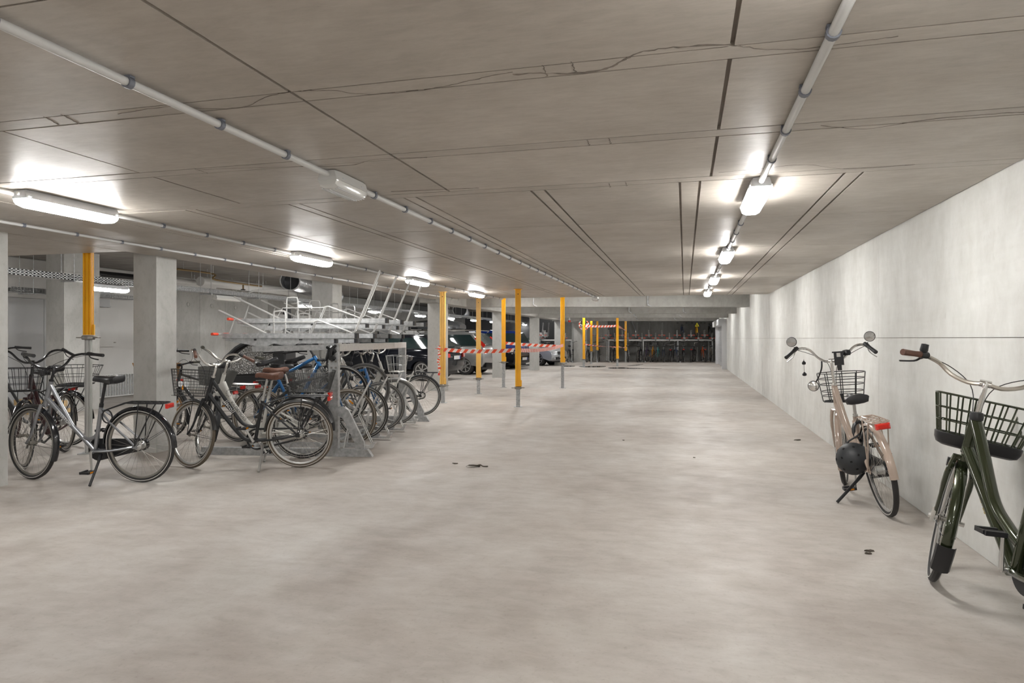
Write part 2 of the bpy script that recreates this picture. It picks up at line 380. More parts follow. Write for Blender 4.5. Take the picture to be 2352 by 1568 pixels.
wf = farbox(MB(), -3, 13.2, 39.6, 39.8, 0, 2.95).obj('wall_far', M_CEILJ); tag(wf, 'poorly lit concrete end wall, coloured dark, behind the two tier racks', kind='structure')  # the poor light on this wall is put into its dark panel colours
for k in range(8):
    a = 3.1 + k * 1.28; farbox(MB(), a, a + 1.272, 39.585, 39.61, 0, 2.9).obj('wall_panel', M_COL if k == 1 else M_DARKW, wf)
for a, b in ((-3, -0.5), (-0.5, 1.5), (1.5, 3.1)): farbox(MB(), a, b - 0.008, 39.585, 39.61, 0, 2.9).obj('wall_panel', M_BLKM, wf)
pier = farbox(MB(), 3.52, 4.2, 38.2, 39.58, 0, 2.3).obj('wall_pier', M_COL); tag(pier, 'grey concrete wall end beside the round mirror', kind='structure')
farbox(MB(), 4.21, 4.26, 38.2, 39.58, 0, 2.0).obj('edge_strip', M_GALV, pier)
# ---- columns
for k, (y0, y1, x0) in enumerate(((4.37, 4.746, -6.34), (6.51, 6.83, -6.27), (10.53, 10.86, -6.35), (15.98, 16.42, -6.34), (21.86, 22.16, -6.33), (27.35, 27.7, -6.3), (32.9, 33.3, -6.3))):
    top = HC + 0.01 if k == 0 else 2.55
    c = MB().box(((x0 - 5.95) / 2, (y0 + y1) / 2, top / 2), (-5.95 - x0, y1 - y0, top)).obj('column', M_COL); tag(c, kind='structure')
    c['label'] = ['concrete column at the left frame edge', 'concrete column behind the silver bicycle', 'concrete column behind the near two tier rack', 'concrete column in front of the black car',
                  'concrete column beside the silver estate car', 'concrete column in front of the blue car', 'concrete column beyond the small silver car'][k]
c = MB().box((-10.92, 9.95, HH / 2), (0.4, 0.75, HH)).box((-10.92, 9.95, 2.52), (0.42, 0.77, 0.01)).obj('column', M_COL); tag(c, 'concrete column behind the yellow prop by the white wall', kind='structure')
# ---- far beams
for k, (d, x1) in enumerate(((18.77, 6.66), (23.5, 7.88), (28.0, 9.05), (33.0, 10.2))):
    xl = d * SA / CA - 6.3 / CA
    b = farbox(MB(), xl, x1, d, d + 0.32, 2.215 - 0.008 * k, 2.66).obj('beam', M_BEAM); tag(b, ['nearest', 'second', 'third', 'farthest'][k] + ' concrete ceiling beam across the far hall', kind='structure')
    for xx in ([3.1, 5.0] if k else [0.6, 3.8]):
        p = W(xx + k, d - 0.02); MB().tube(smooth([p + V(0, 0, 2.66), p + V(0, 0, 2.3), p + V(0.03, 0, 2.26), p + V(0.1, 0.02, 2.22)], 3), 0.02, 6).obj('drain_pipe', M_GALV, b)
b = MB().box((-6.13, (15.45 + 38) / 2, 2.42), (0.42, 38 - 15.45, 0.4)).obj('beam', M_BEAM); tag(b, 'long concrete edge beam over the column row', kind='structure')

# ---- roller shutter on the right at the far end
dr = empty('door_1', loc=(XR, 33.5, 0)); tag(dr, 'pale grey roller shutter with box housing on the right wall', kind='structure')
M_SHUT = mat('pale_grey_shutter', (0.62, 0.63, 0.645), 0.35, 0.2)
MB().box((-0.17, 0.3, 2.05), (0.34, 6.6, 0.27)).obj('housing', M_SHUT, dr)
MB().box((-0.1, -2.85, 0.96), (0.2, 0.3, 1.92)).obj('guide_post', M_SHUT, dr)
MB().box((-0.1, 3.3, 0.96), (0.2, 0.5, 1.92)).obj('guide_post', M_SHUT, dr)
for k in range(19): MB().box((-0.06 - 0.004 * (k % 2), 0.17, 0.06 + k * 0.1), (0.03, 5.7, 0.094)).obj('slat', M_SHUT, dr)

# ================================================================== LAMPS
def lamp_proto(lit, L=0.72):
    r = empty('ceiling_lamp'); tag(r, 'x', 'lamp')
    h = MB()
    def sec(y, w, z0, z1): return [(-w, y, z1), (w, y, z1), (w * 1.36, y, z0), (-w * 1.36, y, z0)]
    h.rings([sec(-L / 2 - 0.003, 0.045, -0.056, -0.004), sec(-L / 2 + 0.05, 0.052, -0.058, -0.002), sec(L / 2 - 0.05, 0.052, -0.058, -0.002), sec(L / 2 + 0.003, 0.045, -0.056, -0.004)])
    h.obj('housing', M_LAMPH if lit else M_PVC, r)
    d = MB(); rings = []
    for yy_, s in ((-L / 2, 0.55), (-L / 2 + 0.015, 0.85), (-L / 2 + 0.05, 1), (L / 2 - 0.05, 1), (L / 2 - 0.015, 0.85), (L / 2, 0.55)):
        w = 0.065 * (0.75 + 0.25 * s); rings.append([(-w, yy_, -0.046), (-w, yy_, -0.06), (-w * 0.85, yy_, -0.06 - 0.035 * s), (-w * 0.45, yy_, -0.06 - 0.048 * s), (w * 0.45, yy_, -0.06 - 0.048 * s), (w * 0.85, yy_, -0.06 - 0.035 * s), (w, yy_, -0.06), (w, yy_, -0.046)])
    d.rings(rings)
    d.obj('diffuser', M_LIT if lit else mat('clear_ribbed_plastic', (0.62, 0.62, 0.6), 0.12, coat=0.4), r, sharp=25)
    for k in (-0.3, 0.3): MB().box((0.062, k * L, -0.045), (0.008, 0.03, 0.02)).box((-0.062, k * L, -0.045), (0.008, 0.03, 0.02)).obj('latch', M_LAMPH, r)
    for s_ in (-1, 1): MB().cyl((0, s_ * (L / 2 + 0.02), -0.025), (0, s_ * (L / 2 - 0.04), -0.025), 0.012, 8).obj('cable_gland', M_PVC, r)
    return r
LP = lamp_proto(True); used = False
GR = 'lit ceiling lamps along the right conduit'; GL = 'lit ceiling lamps along the left conduit'
for k in range(-3, 4):
    y = 4.58 + 3.13 * k; z = HC
    lab = {0: 'lit lamp nearest the viewer over the right side of the aisle', 1: 'lit lamp second along the right aisle conduit', 2: 'lit lamp third along the right aisle conduit', 3: 'small lit lamp last on the right conduit by the beam'}.get(k, ['', 'nearest', 'second', 'third'][abs(k)] + ' lamp behind the viewpoint over the right aisle')
    tree_at(LP, used, T(0.44, y, z), lab, GR); used = True
for k in range(-3, 4):
    y = 3.75 + 3.14 * k
    lab = {0: 'large lit lamp on the ceiling at the upper left', 1: 'lit lamp above the two tier bicycle rack', 2: 'lit lamp left of the pale yellow prop', 3: 'lit lamp above the pale yellow prop'}.get(k, ['', 'nearest', 'second', 'third'][abs(k)] + ' lamp behind the viewpoint on the left conduit')
    tree_at(LP, True, T(-4.15, y, HC), lab, GL)
_n = ['first', 'second', 'third', 'fourth', 'fifth']
for j, yb_ in enumerate((18.0, 22.2, 26.9, 31.6, 36.3)):  # unseen rows: some read off bright beam faces, more added to brighten the hall
    for i, xx in enumerate((-4.6, -2.0, 0.6) if j else (-3.9, -1.8, 0.4)):
        tree_at(LP, True, T(xx, yb_ + (xx - 0.6) * 0.22 + (0 if j else 0.2), 2.65), ['left', 'middle', 'right'][i] + ' lamp of the ' + _n[j] + ' unseen row, partly added for brightness, between the far hall beams', 'unseen far hall lamps, partly added')
for i, y in enumerate((1.5, 5.2, 8.84, 11.73, 14.73, 18.45, 22.0, 25.1, 28.2, 31.2, 37.8)):
    lit = i != 3
    lab = ['lit lamp under the cable tray out of view', 'lit lamp under the cable tray behind the left column', 'lit lamp under the cable tray by the white wall', 'unlit white lamp under the cable tray', 'lit lamp under the tray behind the rack rods',
           'lit lamp under the tray left of the tall rack hoops', 'lit lamp under the tray above the black car roof', 'lit lamp under the tray right of the first far column', 'small lit lamp above the roof box', 'tiny lit lamp left of the grey column', 'lit lamp over the blue car'][i]
    if lit: tree_at(LP, True, T(-9.0, y, 2.19), lab, 'lamps under the cable tray')
for i in range(8):  # added row, out of the camera's sight, to brighten the left bay
    tree_at(LP, True, T(-6.9, 7.8 + 4.1 * i, HH), ['first', 'second', 'third', 'fourth', 'fifth', 'sixth', 'seventh', 'eighth'][i] + ' added lamp on the high ceiling, unseen behind the slab edge', 'added high ceiling lamps')
LU = lamp_proto(False, 0.75); LU.matrix_basis = T(-9.0, 11.73, 2.19); LU['label'] = 'unlit white lamp under the cable tray'; LU['group'] = 'lamps under the cable tray'
for L_, (x, y) in ((0.38, (-1.97, 3.62)), (0.34, (-1.97, 15.2))):
    o = lamp_proto(False, L_); o.name = 'emergency_lamp'; o.matrix_basis = T(x, y, HC)
    o['label'] = 'unlit ribbed emergency lamp on the middle conduit' if y < 5 else 'unlit emergency lamp at the far end of the middle conduit'
    for k in range(7):
        w = -0.05 + k * 0.0167; MB().box((w, 0, -0.108 + abs(k - 3) * 0.003), (0.004, L_ - 0.06, 0.008)).obj('rib', M_LENS, o)

# ================================================================== CONDUITS
def conduit(x, y0, y1, r, clips, label, gaps=(), z=HC - 0.025, x1=None):
    x1 = x if x1 is None else x1
    root = empty('conduit', loc=(x, y0, z)); tag(root, label, 'conduit')
    segs = []; a = y0
    for g0, g1 in sorted(gaps): segs.append((a, g0)); a = g1
    segs.append((a, y1)); f = lambda y: (x1 - x) * (y - y0) / (y1 - y0)
    for a, b in segs:
        if b > a: MB().cyl((f(a), a - y0, 0), (f(b), b - y0, 0), r, 10).obj('pipe_run', M_PVC, root)
    pass
    c = MB().ring_y((0, 0, 0), [(r * 1.02, -0.012), (r * 1.02, 0.012), (r * 1.35, 0.012), (r * 1.35, -0.012)], 12).box((0, 0, r * 1.1), (r * 2.4, 0.024, r * 0.5)).mesh('clip', M_CLIP)
    for yc in clips:
        if any(g0 < yc < g1 for g0, g1 in gaps) or yc < y0 or yc > y1: continue
        o = link('clip', c, root); o.location = (f(yc), yc - y0, 0)
gR = [(4.58 + 3.13 * k - 0.36, 4.58 + 3.13 * k + 0.36) for k in range(-3, 4)]
gL = [(3.75 + 3.14 * k - 0.36, 3.75 + 3.14 * k + 0.36) for k in range(-3, 4)]
conduit(0.44, -4.9, 15.3, 0.017, [0.45 + 0.5 * k + 1.78 for k in range(-12, 28)], 'pale conduit over the right side of the aisle', gR)
conduit(-1.97, -4.9, 15.1, 0.0165, [0.02 + 0.5 * k for k in range(-9, 31)], 'pale conduit along the middle of the ceiling', [(3.43, 3.81)])
conduit(-4.2, -4.9, 15.4, 0.0135, [4.15 + 0.52 * k for k in range(-16, 22)], 'pale conduit joining the left row of lamps', gL)
conduit(-5.30, -4.9, 15.4, 0.0125, [4.36 + 0.5 * k for k in range(-16, 23)], 'pale conduit along the left slab edge')

# ================================================================== LEFT BAY SERVICES
def tray(x, y0, y1, z0, w, h, label, perf_end=20):
    root = empty('cable_tray', loc=(x, y0, z0)); tag(root, label, 'cable tray')
    L = y1 - y0; MB().box((0, L / 2, 0.002), (w, L, 0.004)).obj('tray_floor', M_GALV, root)
    for sx in (-1, 1):
        m = MB(); x_ = sx * w / 2
        for zz, hh in ((0.008, 0.016), (h * 0.5, h * 0.2), (h - 0.008, 0.016)): m.box((x_, L / 2, zz), (0.003, L, hh))
        Lp = min(L, perf_end - y0); n = int(Lp / 0.06)
        for k in range(n): m.box((x_, k * 0.06 + 0.015, h / 2), (0.003, 0.032, h))
        if Lp < L: m.box((x_, (Lp + L) / 2, h / 2), (0.003, L - Lp, h))
        m.box((x_ - sx * 0.008, L / 2, h), (0.016, L, 0.003)); m.obj('side_rail', M_GALV, root)
    for k in range(int(L / 1.5)):
        yk = 0.4 + k * 1.5
        m = MB()
        for sx in (-1, 1): m.cyl((sx * (w / 2 + 0.012), yk, -0.03), (sx * (w / 2 + 0.012), yk, HH - z0), 0.005, 6)
        m.box((0, yk, -0.015), (w + 0.06, 0.03, 0.025)); m.obj('hanger', M_GALV, root)
    return root
tray(-9.0, 6.2, 38, 2.205, 0.22, 0.085, 'perforated galvanised cable tray across the left bays')
tray(-11.6, 9.2, 12.0, 2.16, 0.3, 0.08, 'short cable tray on brackets by the white wall')
# sloping tray piece
t2 = empty('cable_tray', M=T(-11.3, 8.6, 2.12) @ RZ(R(-20))); tag(t2, 'dark perforated tray piece dropping to the bracket', 'cable tray')
mt = MB()
for k in range(9): mt.box((k * 0.07, 0, 0.2 - k * 0.02), (0.03, 0.004, 0.07))
for zz in (-0.035, 0, 0.035): mt.bar((0, 0, 0.2 + zz), (0.6, 0, 0.02 + zz), 0.004, 0.014)
mt.obj('rail', M_BLKM, t2)
def pipe(pts, r, m, label, name='pipe', socks=(), k=5, n=16, sm=True, hang=True):
    root = empty(name, loc=pts[0]); tag(root, label, 'pipe'); o = Vector(pts[0]); P = [Vector(p) - o for p in pts]
    if sm and len(P) > 2: P = smooth(P, k)
    MB().tube(P, r, n).obj('pipe_run', m, root)
    for q_ in (P[0] + (P[-1] - P[0]) * 0.06, P[len(P) // 2], P[0] + (P[-1] - P[0]) * 0.94)[:3 if r > 0.05 else 2]:
        zt_ = HH - o.z
        if hang and zt_ - q_.z > 0.05: MB().cyl(q_, (q_.x, q_.y, zt_), 0.004, 5).obj('hanger_rod', M_GALV, root)
    for t in socks:
        q = Vector(pts[0]).lerp(Vector(pts[-1]), t) - o; dirn = (Vector(pts[-1]) - Vector(pts[0])).normalized()
        MB().cyl(q - dirn * 0.06, q + dirn * 0.06, r * 1.18, 16).obj('socket', m, root)
    return root
pipe([(-11.9, 10.6, 2.68), (-11.9, 14.5, 2.72)], 0.062, M_BLACK, 'black drain pipe with socket beside the cable tray', socks=(0.015, 0.13, 0.5))
M_LAG = mat('white_pipe_lagging', (0.6, 0.6, 0.59), 0.45)
for i, (xx, yy0, zz) in enumerate(((-11.0, 11.6, 2.62), (-11.0, 12.2, 2.605), (-11.0, 12.7, 2.59))):
    r_ = pipe([(xx - i * 0.25, yy0, zz), (xx - i * 0.25, 13.2 + i, zz)], 0.06, M_LAG, ['left', 'middle', 'right'][i] + ' white lagged pipe end under the high ceiling')
    MB().cyl((0, 0.01, 0), (0, -0.12, 0), 0.022, 8).obj('bare_pipe', M_DIRTY, r_)
    MB().tube([(0.07 * math.cos(R(a)), 0.2, 0.07 * math.sin(R(a))) for a in range(0, 360, 30)], 0.006, 5, closed=True).cyl((0, 0.2, 0.07), (0, 0.2, 0.28), 0.005, 6).obj('clamp', M_GALV, r_)
pipe([(-10.6, 12.9, 2.62), (-10.6, 16.2, 2.62), (-10.6, 16.6, 2.5), (-10.6, 16.7, 2.32)], 0.11, M_LAG, 'thick lagged pipe bending down above the tray', n=20)
for i, (ya, yb_) in enumerate(((14.0, 14.9), (15.2, 16.0), (16.3, 17.3))):
    r_ = pipe([(-11.3, ya, 2.52), (-11.3, yb_, 2.5)], 0.085, M_WHITE, ['left', 'middle', 'right'][i] + ' short white pipe length behind the tray', socks=(0.98,))
pipe([(-10.0, 11.5, 2.74), (-10.0, 12.6, 2.74), (-10.0, 12.65, 2.62), (-10.0, 14.3, 2.6)], 0.02, mat('tarnished_brass', (0.25, 0.17, 0.08), 0.4, 0.8), 'brass water pipe with valve above the tray')
v = empty('valve', loc=(-10.0, 13.6, 2.58)); tag(v, 'small brass valve with black handwheel', 'valve')
MB().cyl((0, 0, 0), (0, 0, -0.1), 0.018, 8).obj('stem', MATS[('tarnished_brass', (0.25, 0.17, 0.08))], v)
MB().lathe([(0.001, -0.12), (0.05, -0.12), (0.055, -0.11), (0.05, -0.1), (0.001, -0.1)], n=12).obj('handwheel', M_BLACK, v)
# ventilation duct
def duct(p, dv, r, L, label):
    root = empty('ventilation_duct', loc=p); tag(root, label, 'duct'); dv = Vector(dv).normalized()
    nr = int(L / 0.14); pts = []; rr = []
    for k in range(nr):
        t = L * k / nr; pts += [dv * t, dv * (t + 0.12), dv * (t + 0.13)]; rr += [r, r, r * 1.02]
    MB().tube(pts, rr, 28, cap=False).obj('spiral_tube', mat('bright_spiral_duct', (0.55, 0.56, 0.58), 0.28, 0.85), root, sharp=80)
    MB().cyl(dv * 0.3, dv * 0.32, r * 0.98, 28).obj('inner_shade', M_BLKM, root)  # black disc stands for the shade inside the open duct
    rim = [(dv.orthogonal().normalized()) * r]; a0 = dv.orthogonal().normalized(); b0 = dv.cross(a0)
    MB().tube([(a0 * math.cos(R(t)) + b0 * math.sin(R(t))) * r * 1.02 for t in range(0, 360, 12)], 0.016, 6, closed=True).obj('rim', M_GALV, root)
duct((-8.57, 13.3, 2.62), (-0.32, 0.95, 0), 0.21, 5.5, 'large open ended spiral duct above the rack')
duct((-9.6, 28.0, 2.6), (-0.3, 1, 0), 0.3, 4, 'dark open spiral duct beyond the pale yellow prop')
pipe([(-8.55, 13.4, 2.42), (-8.75, 13.0, 2.40), (-8.95, 12.6, 2.36), (-9.0, 12.3, 2.26)], 0.014, M_PVC, 'thin grey cable hose running down from the duct')
# wall fittings at the left
cb = empty('wall_cabinet', loc=(XL + 0.03, 12.0, 0)); tag(cb, 'tall white flush cabinet on the left wall', 'cabinet')
MB().box((0.06, 0.05, 1.58), (0.12, 0.9, 0.86)).obj('body', M_PAINTW, cb); MB().box((0.125, 0.05, 1.58), (0.012, 0.82, 0.78)).obj('door', M_PAINTW, cb)
MB().box((0.135, 0.38, 1.24), (0.02, 0.05, 0.02)).obj('lock', M_DIRTY, cb)
dp = pipe([(XL + 0.1, 12.28, 2.02), (XL + 0.1, 12.28, 2.3), (XL + 0.1, 12.28, 2.6)], 0.03, M_LAG, 'thin white pipe rising from the wall cabinet', hang=False)
bx = empty('vent_box', loc=(XL + 0.1, 11.95, 2.02)); tag(bx, 'grey metal box above the wall cabinet', 'box')
MB().box((0.04, 0, 0.21), (0.16, 0.5, 0.36)).box((0.04, 0, 0.02), (0.18, 0.54, 0.03)).obj('body', M_GREYP, bx)
gr = empty('barrier', loc=(XL + 0.12, 12.5, 0)); tag(gr, 'leaning galvanised grating panel by the white wall', 'barrier')
MB().bar((0, -0.8, 0.03), (0, 1.0, 0.03), 0.03, 0.03).bar((0, -0.8, 0.52), (0, 1.0, 0.52), 0.03, 0.03).bar((0, -0.8, 0), (0, -0.8, 0.53), 0.03, 0.03).bar((0, 1.0, 0), (0, 1.0, 0.53), 0.03, 0.03).obj('frame', M_GALVL, gr)
for k in range(24): MB().box((0, -0.74 + k * 0.074, 0.275), (0.012, 0.03, 0.46)).obj('slat', M_GALV, gr)
for i, (x_, y_, l_) in enumerate(((-10.9, 9.3, 1.1), (-10.95, 9.32, 1.0))):
    pl = MB().box((0, 0, 0.06), (l_, 0.16, 0.1)).box((0, 0, 0.0), (l_ * 0.9, 0.14, 0.02)).obj('timber_block', M_WOOD); pl.location = (x_, y_, 0.01 + i * 0.13); tag(pl, ['lower', 'upper'][i] + ' timber block on the floor by the far left column', 'timber')
for k in range(3):
    cbn = empty('grey_cupboard', loc=(XL + 0.35, 26.6 + k * 1.3, 0)); tag(cbn, ['left', 'middle', 'right'][k] + ' pale grey cupboard behind the black car', 'cupboard')
    MB().box((0, 0, 0.97), (0.5, 1.26, 1.94)).obj('body', M_GREYP, cbn)
    for s in (-1, 1): MB().box((0.256, s * 0.31, 1.0), (0.012, 0.6, 1.8)).obj('door', M_PAINTW, cbn)

# ================================================================== PROPS AND TAPE
def prop_section(w):
    h = w / 2; g = 0.012; n = 0.011
    P = []
    def side(rot):
        pts = [(-h, -h), (-g * 2.2, -h), (-g * 2.2, -h + n), (-g, -h + n), (-g, -h), (g, -h), (g, -h + n), (g * 2.2, -h + n), (g * 2.2, -h)]
        for x, y in pts:
            c, s = math.cos(rot), math.sin(rot); P.append((x * c - y * s, x * s + y * c))
    for k in range(4): side(k * math.pi / 2)
    return P
def prop(x, y, zc, ztop, label, my=None, rz=0.0, w=0.105, leg=None):
    my = my or M_YELLOW; leg = leg or M_GALV
    r = empty('shoring_prop', loc=(x, y, 0), rz=rz); tag(r, label, 'prop', 'yellow shoring props')
    S = prop_section(w)
    MB().rings([[(a, b, zc) for a, b in S], [(a, b, ztop - 0.008) for a, b in S]]).obj('outer_profile', my, r, sharp=30)
    S2 = prop_section(w * 0.72)
    MB().rings([[(a, b, 0.008) for a, b in S2], [(a, b, zc - 0.03) for a, b in S2]]).obj('inner_leg', leg, r, sharp=30)
    MB().box((0, 0, 0.004), (0.17, 0.17, 0.008)).obj('base_plate', M_GALV, r)
    MB().box((0, 0, ztop - 0.004), (0.16, 0.16, 0.008)).obj('head_plate', my, r)
    c = MB().lathe([(0.045, -0.055), (0.062, -0.055), (0.07, -0.045), (0.07, -0.015), (0.06, -0.005), (0.045, -0.005)], (0, 0, zc), n=16)
    c.tube([(x_, y_, zc - 0.03) for x_, y_ in ((0.06, 0.02), (0.11, 0.035), (0.125, 0), (0.11, -0.035), (0.06, -0.02))], 0.007, 6)
    c.tube([(x_, y_, zc - 0.03) for x_, y_ in ((-0.06, 0.02), (-0.11, 0.035), (-0.125, 0), (-0.11, -0.035), (-0.06, -0.02))], 0.007, 6)
    c.obj('collar', M_DIRTY, r)
    MB().box((0.062, -0.02, zc + 0.06), (0.02, 0.03, 0.12)).obj('locking_wedge', my, r)
    MB().cyl((0, -w / 2 - 0.001, ztop - 0.1), (0, -w / 2 + 0.004, ztop - 0.1), 0.01, 8).obj('pin_hole', M_BLACK, r)
    return r
PR = [(-3.142, 12.654, 0.40, HC, 'front yellow shoring prop standing closest in the open aisle'),
      (-4.804, 15.40, 0.39, HC, 'pale yellow prop below the fourth left lamp'),
      (-4.838, 13.035, 0.39, HC, 'pale yellow prop in front of the column by the black car'),
      (-4.777, 17.6, 0.71, 2.65, 'yellow prop just left of the front prop, by the dark column'),
      (-3.174, 17.724, 0.69, 2.65, 'yellow prop at the right end of the near tape'),
      (-6.70, 6.30, 1.37, HH, 'yellow prop behind the silver bicycle at the left'),
      (-4.577, 31.2, 0.37, 2.65, 'far yellow prop in front of the round mirror'),
      (-4.774, 35.2, 0.66, 2.65, 'second far yellow prop right of the round mirror'),
      (-4.706, 37.2, 0.69, 2.65, 'third far yellow prop right of the round mirror'),
      (-3.119, 32.2, 0.37, 2.65, 'far yellow prop where the two upper tapes meet'),
      (-3.22, 38.0, 0.64, 2.65, 'farthest right yellow prop beside the far rack')]
for i, (x, y, zc, zt, lab) in enumerate(PR):
    prop(x, y, zc, zt, lab, my=M_YPALE if i in (1, 2) else M_YELLOW, rz=R(14 if i != 5 else 25), w=0.11 if i != 5 else 0.085, leg=M_PVC if i == 5 else None)
def tape(a, b, label, w=0.075, tw0=0, tw1=0, sag=0.03, period=0.16):
    a, b = Vector(a), Vector(b); L = (b - a).length; dirn = (b - a).normalized(); n = max(4, int(L / (period / 2)))
    root = MB(); o = a.copy(); side0 = dirn.cross(Vector((0, 0, 1))).normalized(); pts = []
    def fr(t):
        c = a.lerp(b, t) - o; c.z -= sag * 4 * t * (1 - t); ang = tw0 + (tw1 - tw0) * t
        u = Vector((0, 0, 1)) * math.cos(ang) + side0 * math.sin(ang); nrm = side0 * math.cos(ang) - Vector((0, 0, 1)) * math.sin(ang); return c, u, nrm
    for k in range(n):
        root.cur = k % 2; q = []
        sk = 0.4 / n
        for t, s_, sh in ((k / n, -1, -sk), ((k + 1) / n, -1, -sk), ((k + 1) / n, 1, sk), (k / n, 1, sk)):
            c, u, nr = fr(min(1, max(0, t + sh))); q.append((c + u * s_ * w / 2, nr))
        bidx = len(root.v)
        for p_, nr in q: root.v.append(tuple(p_ + nr * 0.0006))
        for p_, nr in q: root.v.append(tuple(p_ - nr * 0.0006))
        for f in ((0, 1, 2, 3), (7, 6, 5, 4), (0, 4, 5, 1), (1, 5, 6, 2), (2, 6, 7, 3), (3, 7, 4, 0)): root.face(tuple(bidx + j for j in f))
    ob = root.obj('barrier_tape', [M_TRED, M_TWHT]); ob.location = o; tag(ob, label, 'tape'); return ob
tape((-4.80, 12.96, 1.10), (-3.19, 12.58, 1.105), 'red and white tape from the column prop to the front prop')
tape((-3.10, 12.70, 1.10), (-3.14, 17.66, 1.15), 'twisted red and white tape from the front prop rightwards', sag=0.05, period=0.16)
tape((-4.74, 17.56, 1.205), (-3.20, 17.66, 1.12), 'rear red and white tape behind the front prop', sag=0.01)
tape((-4.55, 31.12, 1.92), (-3.14, 32.12, 1.93), 'upper red and white tape between two far props', w=0.1)
tape((-3.08, 32.2, 1.92), (-3.20, 37.9, 1.78), 'upper tape running back to the farthest prop', w=0.1, tw1=math.pi, sag=0.02)
tape((-4.55, 31.12, 1.06), (-3.14, 32.12, 0.92), 'lower red and white tape between two far props', w=0.06, tw1=math.pi * 0.7)
tape((-3.08, 32.2, 0.95), (-3.20, 37.9, 0.82), 'lower tape running back to the farthest prop', w=0.06, tw1=math.pi)
tw = MB()
P = smooth([(0, 0, 0.06), (-0.02, -0.01, -0.05), (0.01, -0.02, -0.16), (-0.03, -0.01, -0.26), (0.0, -0.015, -0.38), (-0.01, 0, -0.52)], 4)
for k in range(len(P) - 1):
    tw.cur = k % 2; a, b = P[k], P[k + 1]; wd = 0.055 * (0.7 + 0.5 * math.sin(k * 1.3)); tw.bar(a, b, wd, 0.004, up=(0, 1, 0))
tw.cur = 0; tw.tube([(-0.075, -0.06, 0.0), (0.065, -0.06, 0.0), (0.065, 0.06, 0), (-0.075, 0.06, 0)], 0.004, 4, closed=True)
o = tw.obj('barrier_tape', [M_TRED, M_TWHT]); o.location = (-4.88, 12.96, 1.12); tag(o, 'loose tape end hanging from the pale prop by the column', 'tape')
o = tape((-4.49, 31.1, 0.95), (-4.47, 31.1, 0.55), 'short tape end hanging from the far prop by the mirror', sag=0)

# ================================================================== BICYCLES
RW = 0.345
_wc = {}
def wheel_meshes(tire, rim, strip, n=44):
    key = (tire.name, rim.name, strip)
    if key in _wc: return _wc[key]
    t = MB(); r0 = RW - 0.021
    t.ring_y((0, 0, 0), [(r0 + 0.021 * math.cos(R(a)), 0.021 * math.sin(R(a))) for a in (0, 40, 80, 120, 150, 210, 240, 280, 320)], n)
    tm = t.mesh('tyre', tire)
    r = MB(); r.ring_y((0, 0, 0), [(0.300, -0.010), (0.290, -0.006), (0.290, 0.006), (0.300, 0.010), (0.314, 0.012), (0.314, -0.012)], n); rm = r.mesh('rim', rim)
    s = MB()
    for sd in (-1, 1): s.ring_y((0, 0, 0), [(0.322, sd * 0.0205), (0.328, sd * 0.0212), (0.328, sd * 0.0195), (0.322, sd * 0.0190)], n)
    stm = s.mesh('reflective_band', M_WSTRIP) if strip else None
    sp = MB()
    for k in range(32):
        a = 2 * math.pi * k / 32; sd = 1 if k % 2 else -1; b = a + (0.9 if (k // 2) % 2 else -0.9)
        p0 = (0.022 * math.cos(b), sd * 0.03, 0.022 * math.sin(b)); p1 = (0.292 * math.cos(a), 0, 0.292 * math.sin(a))
        sp.tube([p0, p1], 0.00125, 3, cap=False)
    spm = sp.mesh('spokes', M_SPOKE)
    h = MB().lathe([(0.008, -0.055), (0.012, -0.04), (0.024, -0.034), (0.024, -0.028), (0.015, -0.024), (0.015, 0.024), (0.024, 0.028), (0.024, 0.034), (0.012, 0.04), (0.008, 0.055)], axis='y', n=14)
    hm = h.mesh('hub', M_DIRTY)
    h2 = MB().lathe([(0.008, -0.06), (0.03, -0.04), (0.04, -0.034), (0.04, -0.028), (0.033, -0.02), (0.033, 0.02), (0.04, 0.028), (0.04, 0.034), (0.02, 0.045), (0.008, 0.06)], axis='y', n=18).mesh('hub', M_ALU)
    _wc[key] = (rm, tm, spm, hm, stm, h2); return _wc[key]
def wheel(parent, name, M, tire, rim, strip, rear=False, simple=False):
    rm, tm, spm, hm, stm, h2 = wheel_meshes(tire, rim, strip)
    w = link(name, rm, parent, M); link('tyre', tm, w); link('spokes', spm, w)
    if not simple:
        link('hub', h2 if rear else hm, w)
        if stm: link('reflective_band', stm, w)
    return w
def fender_mb(a0, a1, w=0.029, r=0.362, n=26):
    pr = [(r - 0.022, -w), (r - 0.006, -w * 0.85), (r + 0.003, -w * 0.4), (r + 0.005, 0), (r + 0.003, w * 0.4), (r - 0.006, w * 0.85), (r - 0.022, w),
          (r - 0.022, w - 0.002), (r - 0.008, w * 0.8), (r, w * 0.35), (r + 0.002, 0), (r, -w * 0.35), (r - 0.008, -w * 0.8), (r - 0.022, -w + 0.002)]
    return MB().ring_y((0, 0, 0), pr, n, a0, a1)
def saddle_mb(L=0.27, wd=0.092):
    rings = []
    for t, w, zt, th in ((0, 0.012, -0.012, 0.015), (0.06, 0.022, 0.0, 0.03), (0.3, 0.025, 0.0, 0.036), (0.5, 0.036, -0.004, 0.04), (0.7, 0.068, 0.0, 0.05), (0.86, wd, 0.008, 0.06), (0.97, wd * 0.92, 0.010, 0.055), (1.0, wd * 0.7, 0.0, 0.03)):
        x = L * 0.56 - t * L; ring = []
        for k in range(12):
            a = 2 * math.pi * k / 12; cy, cz = math.cos(a), math.sin(a)
            ring.append((x, w * cy, zt - (th * 0.45 if cz < 0 else 0) + (0.018 * cz if cz > 0 else th * 0.6 * cz) - 0.010 * abs(cy) ** 2))
        rings.append(ring)
    return MB().rings(rings)
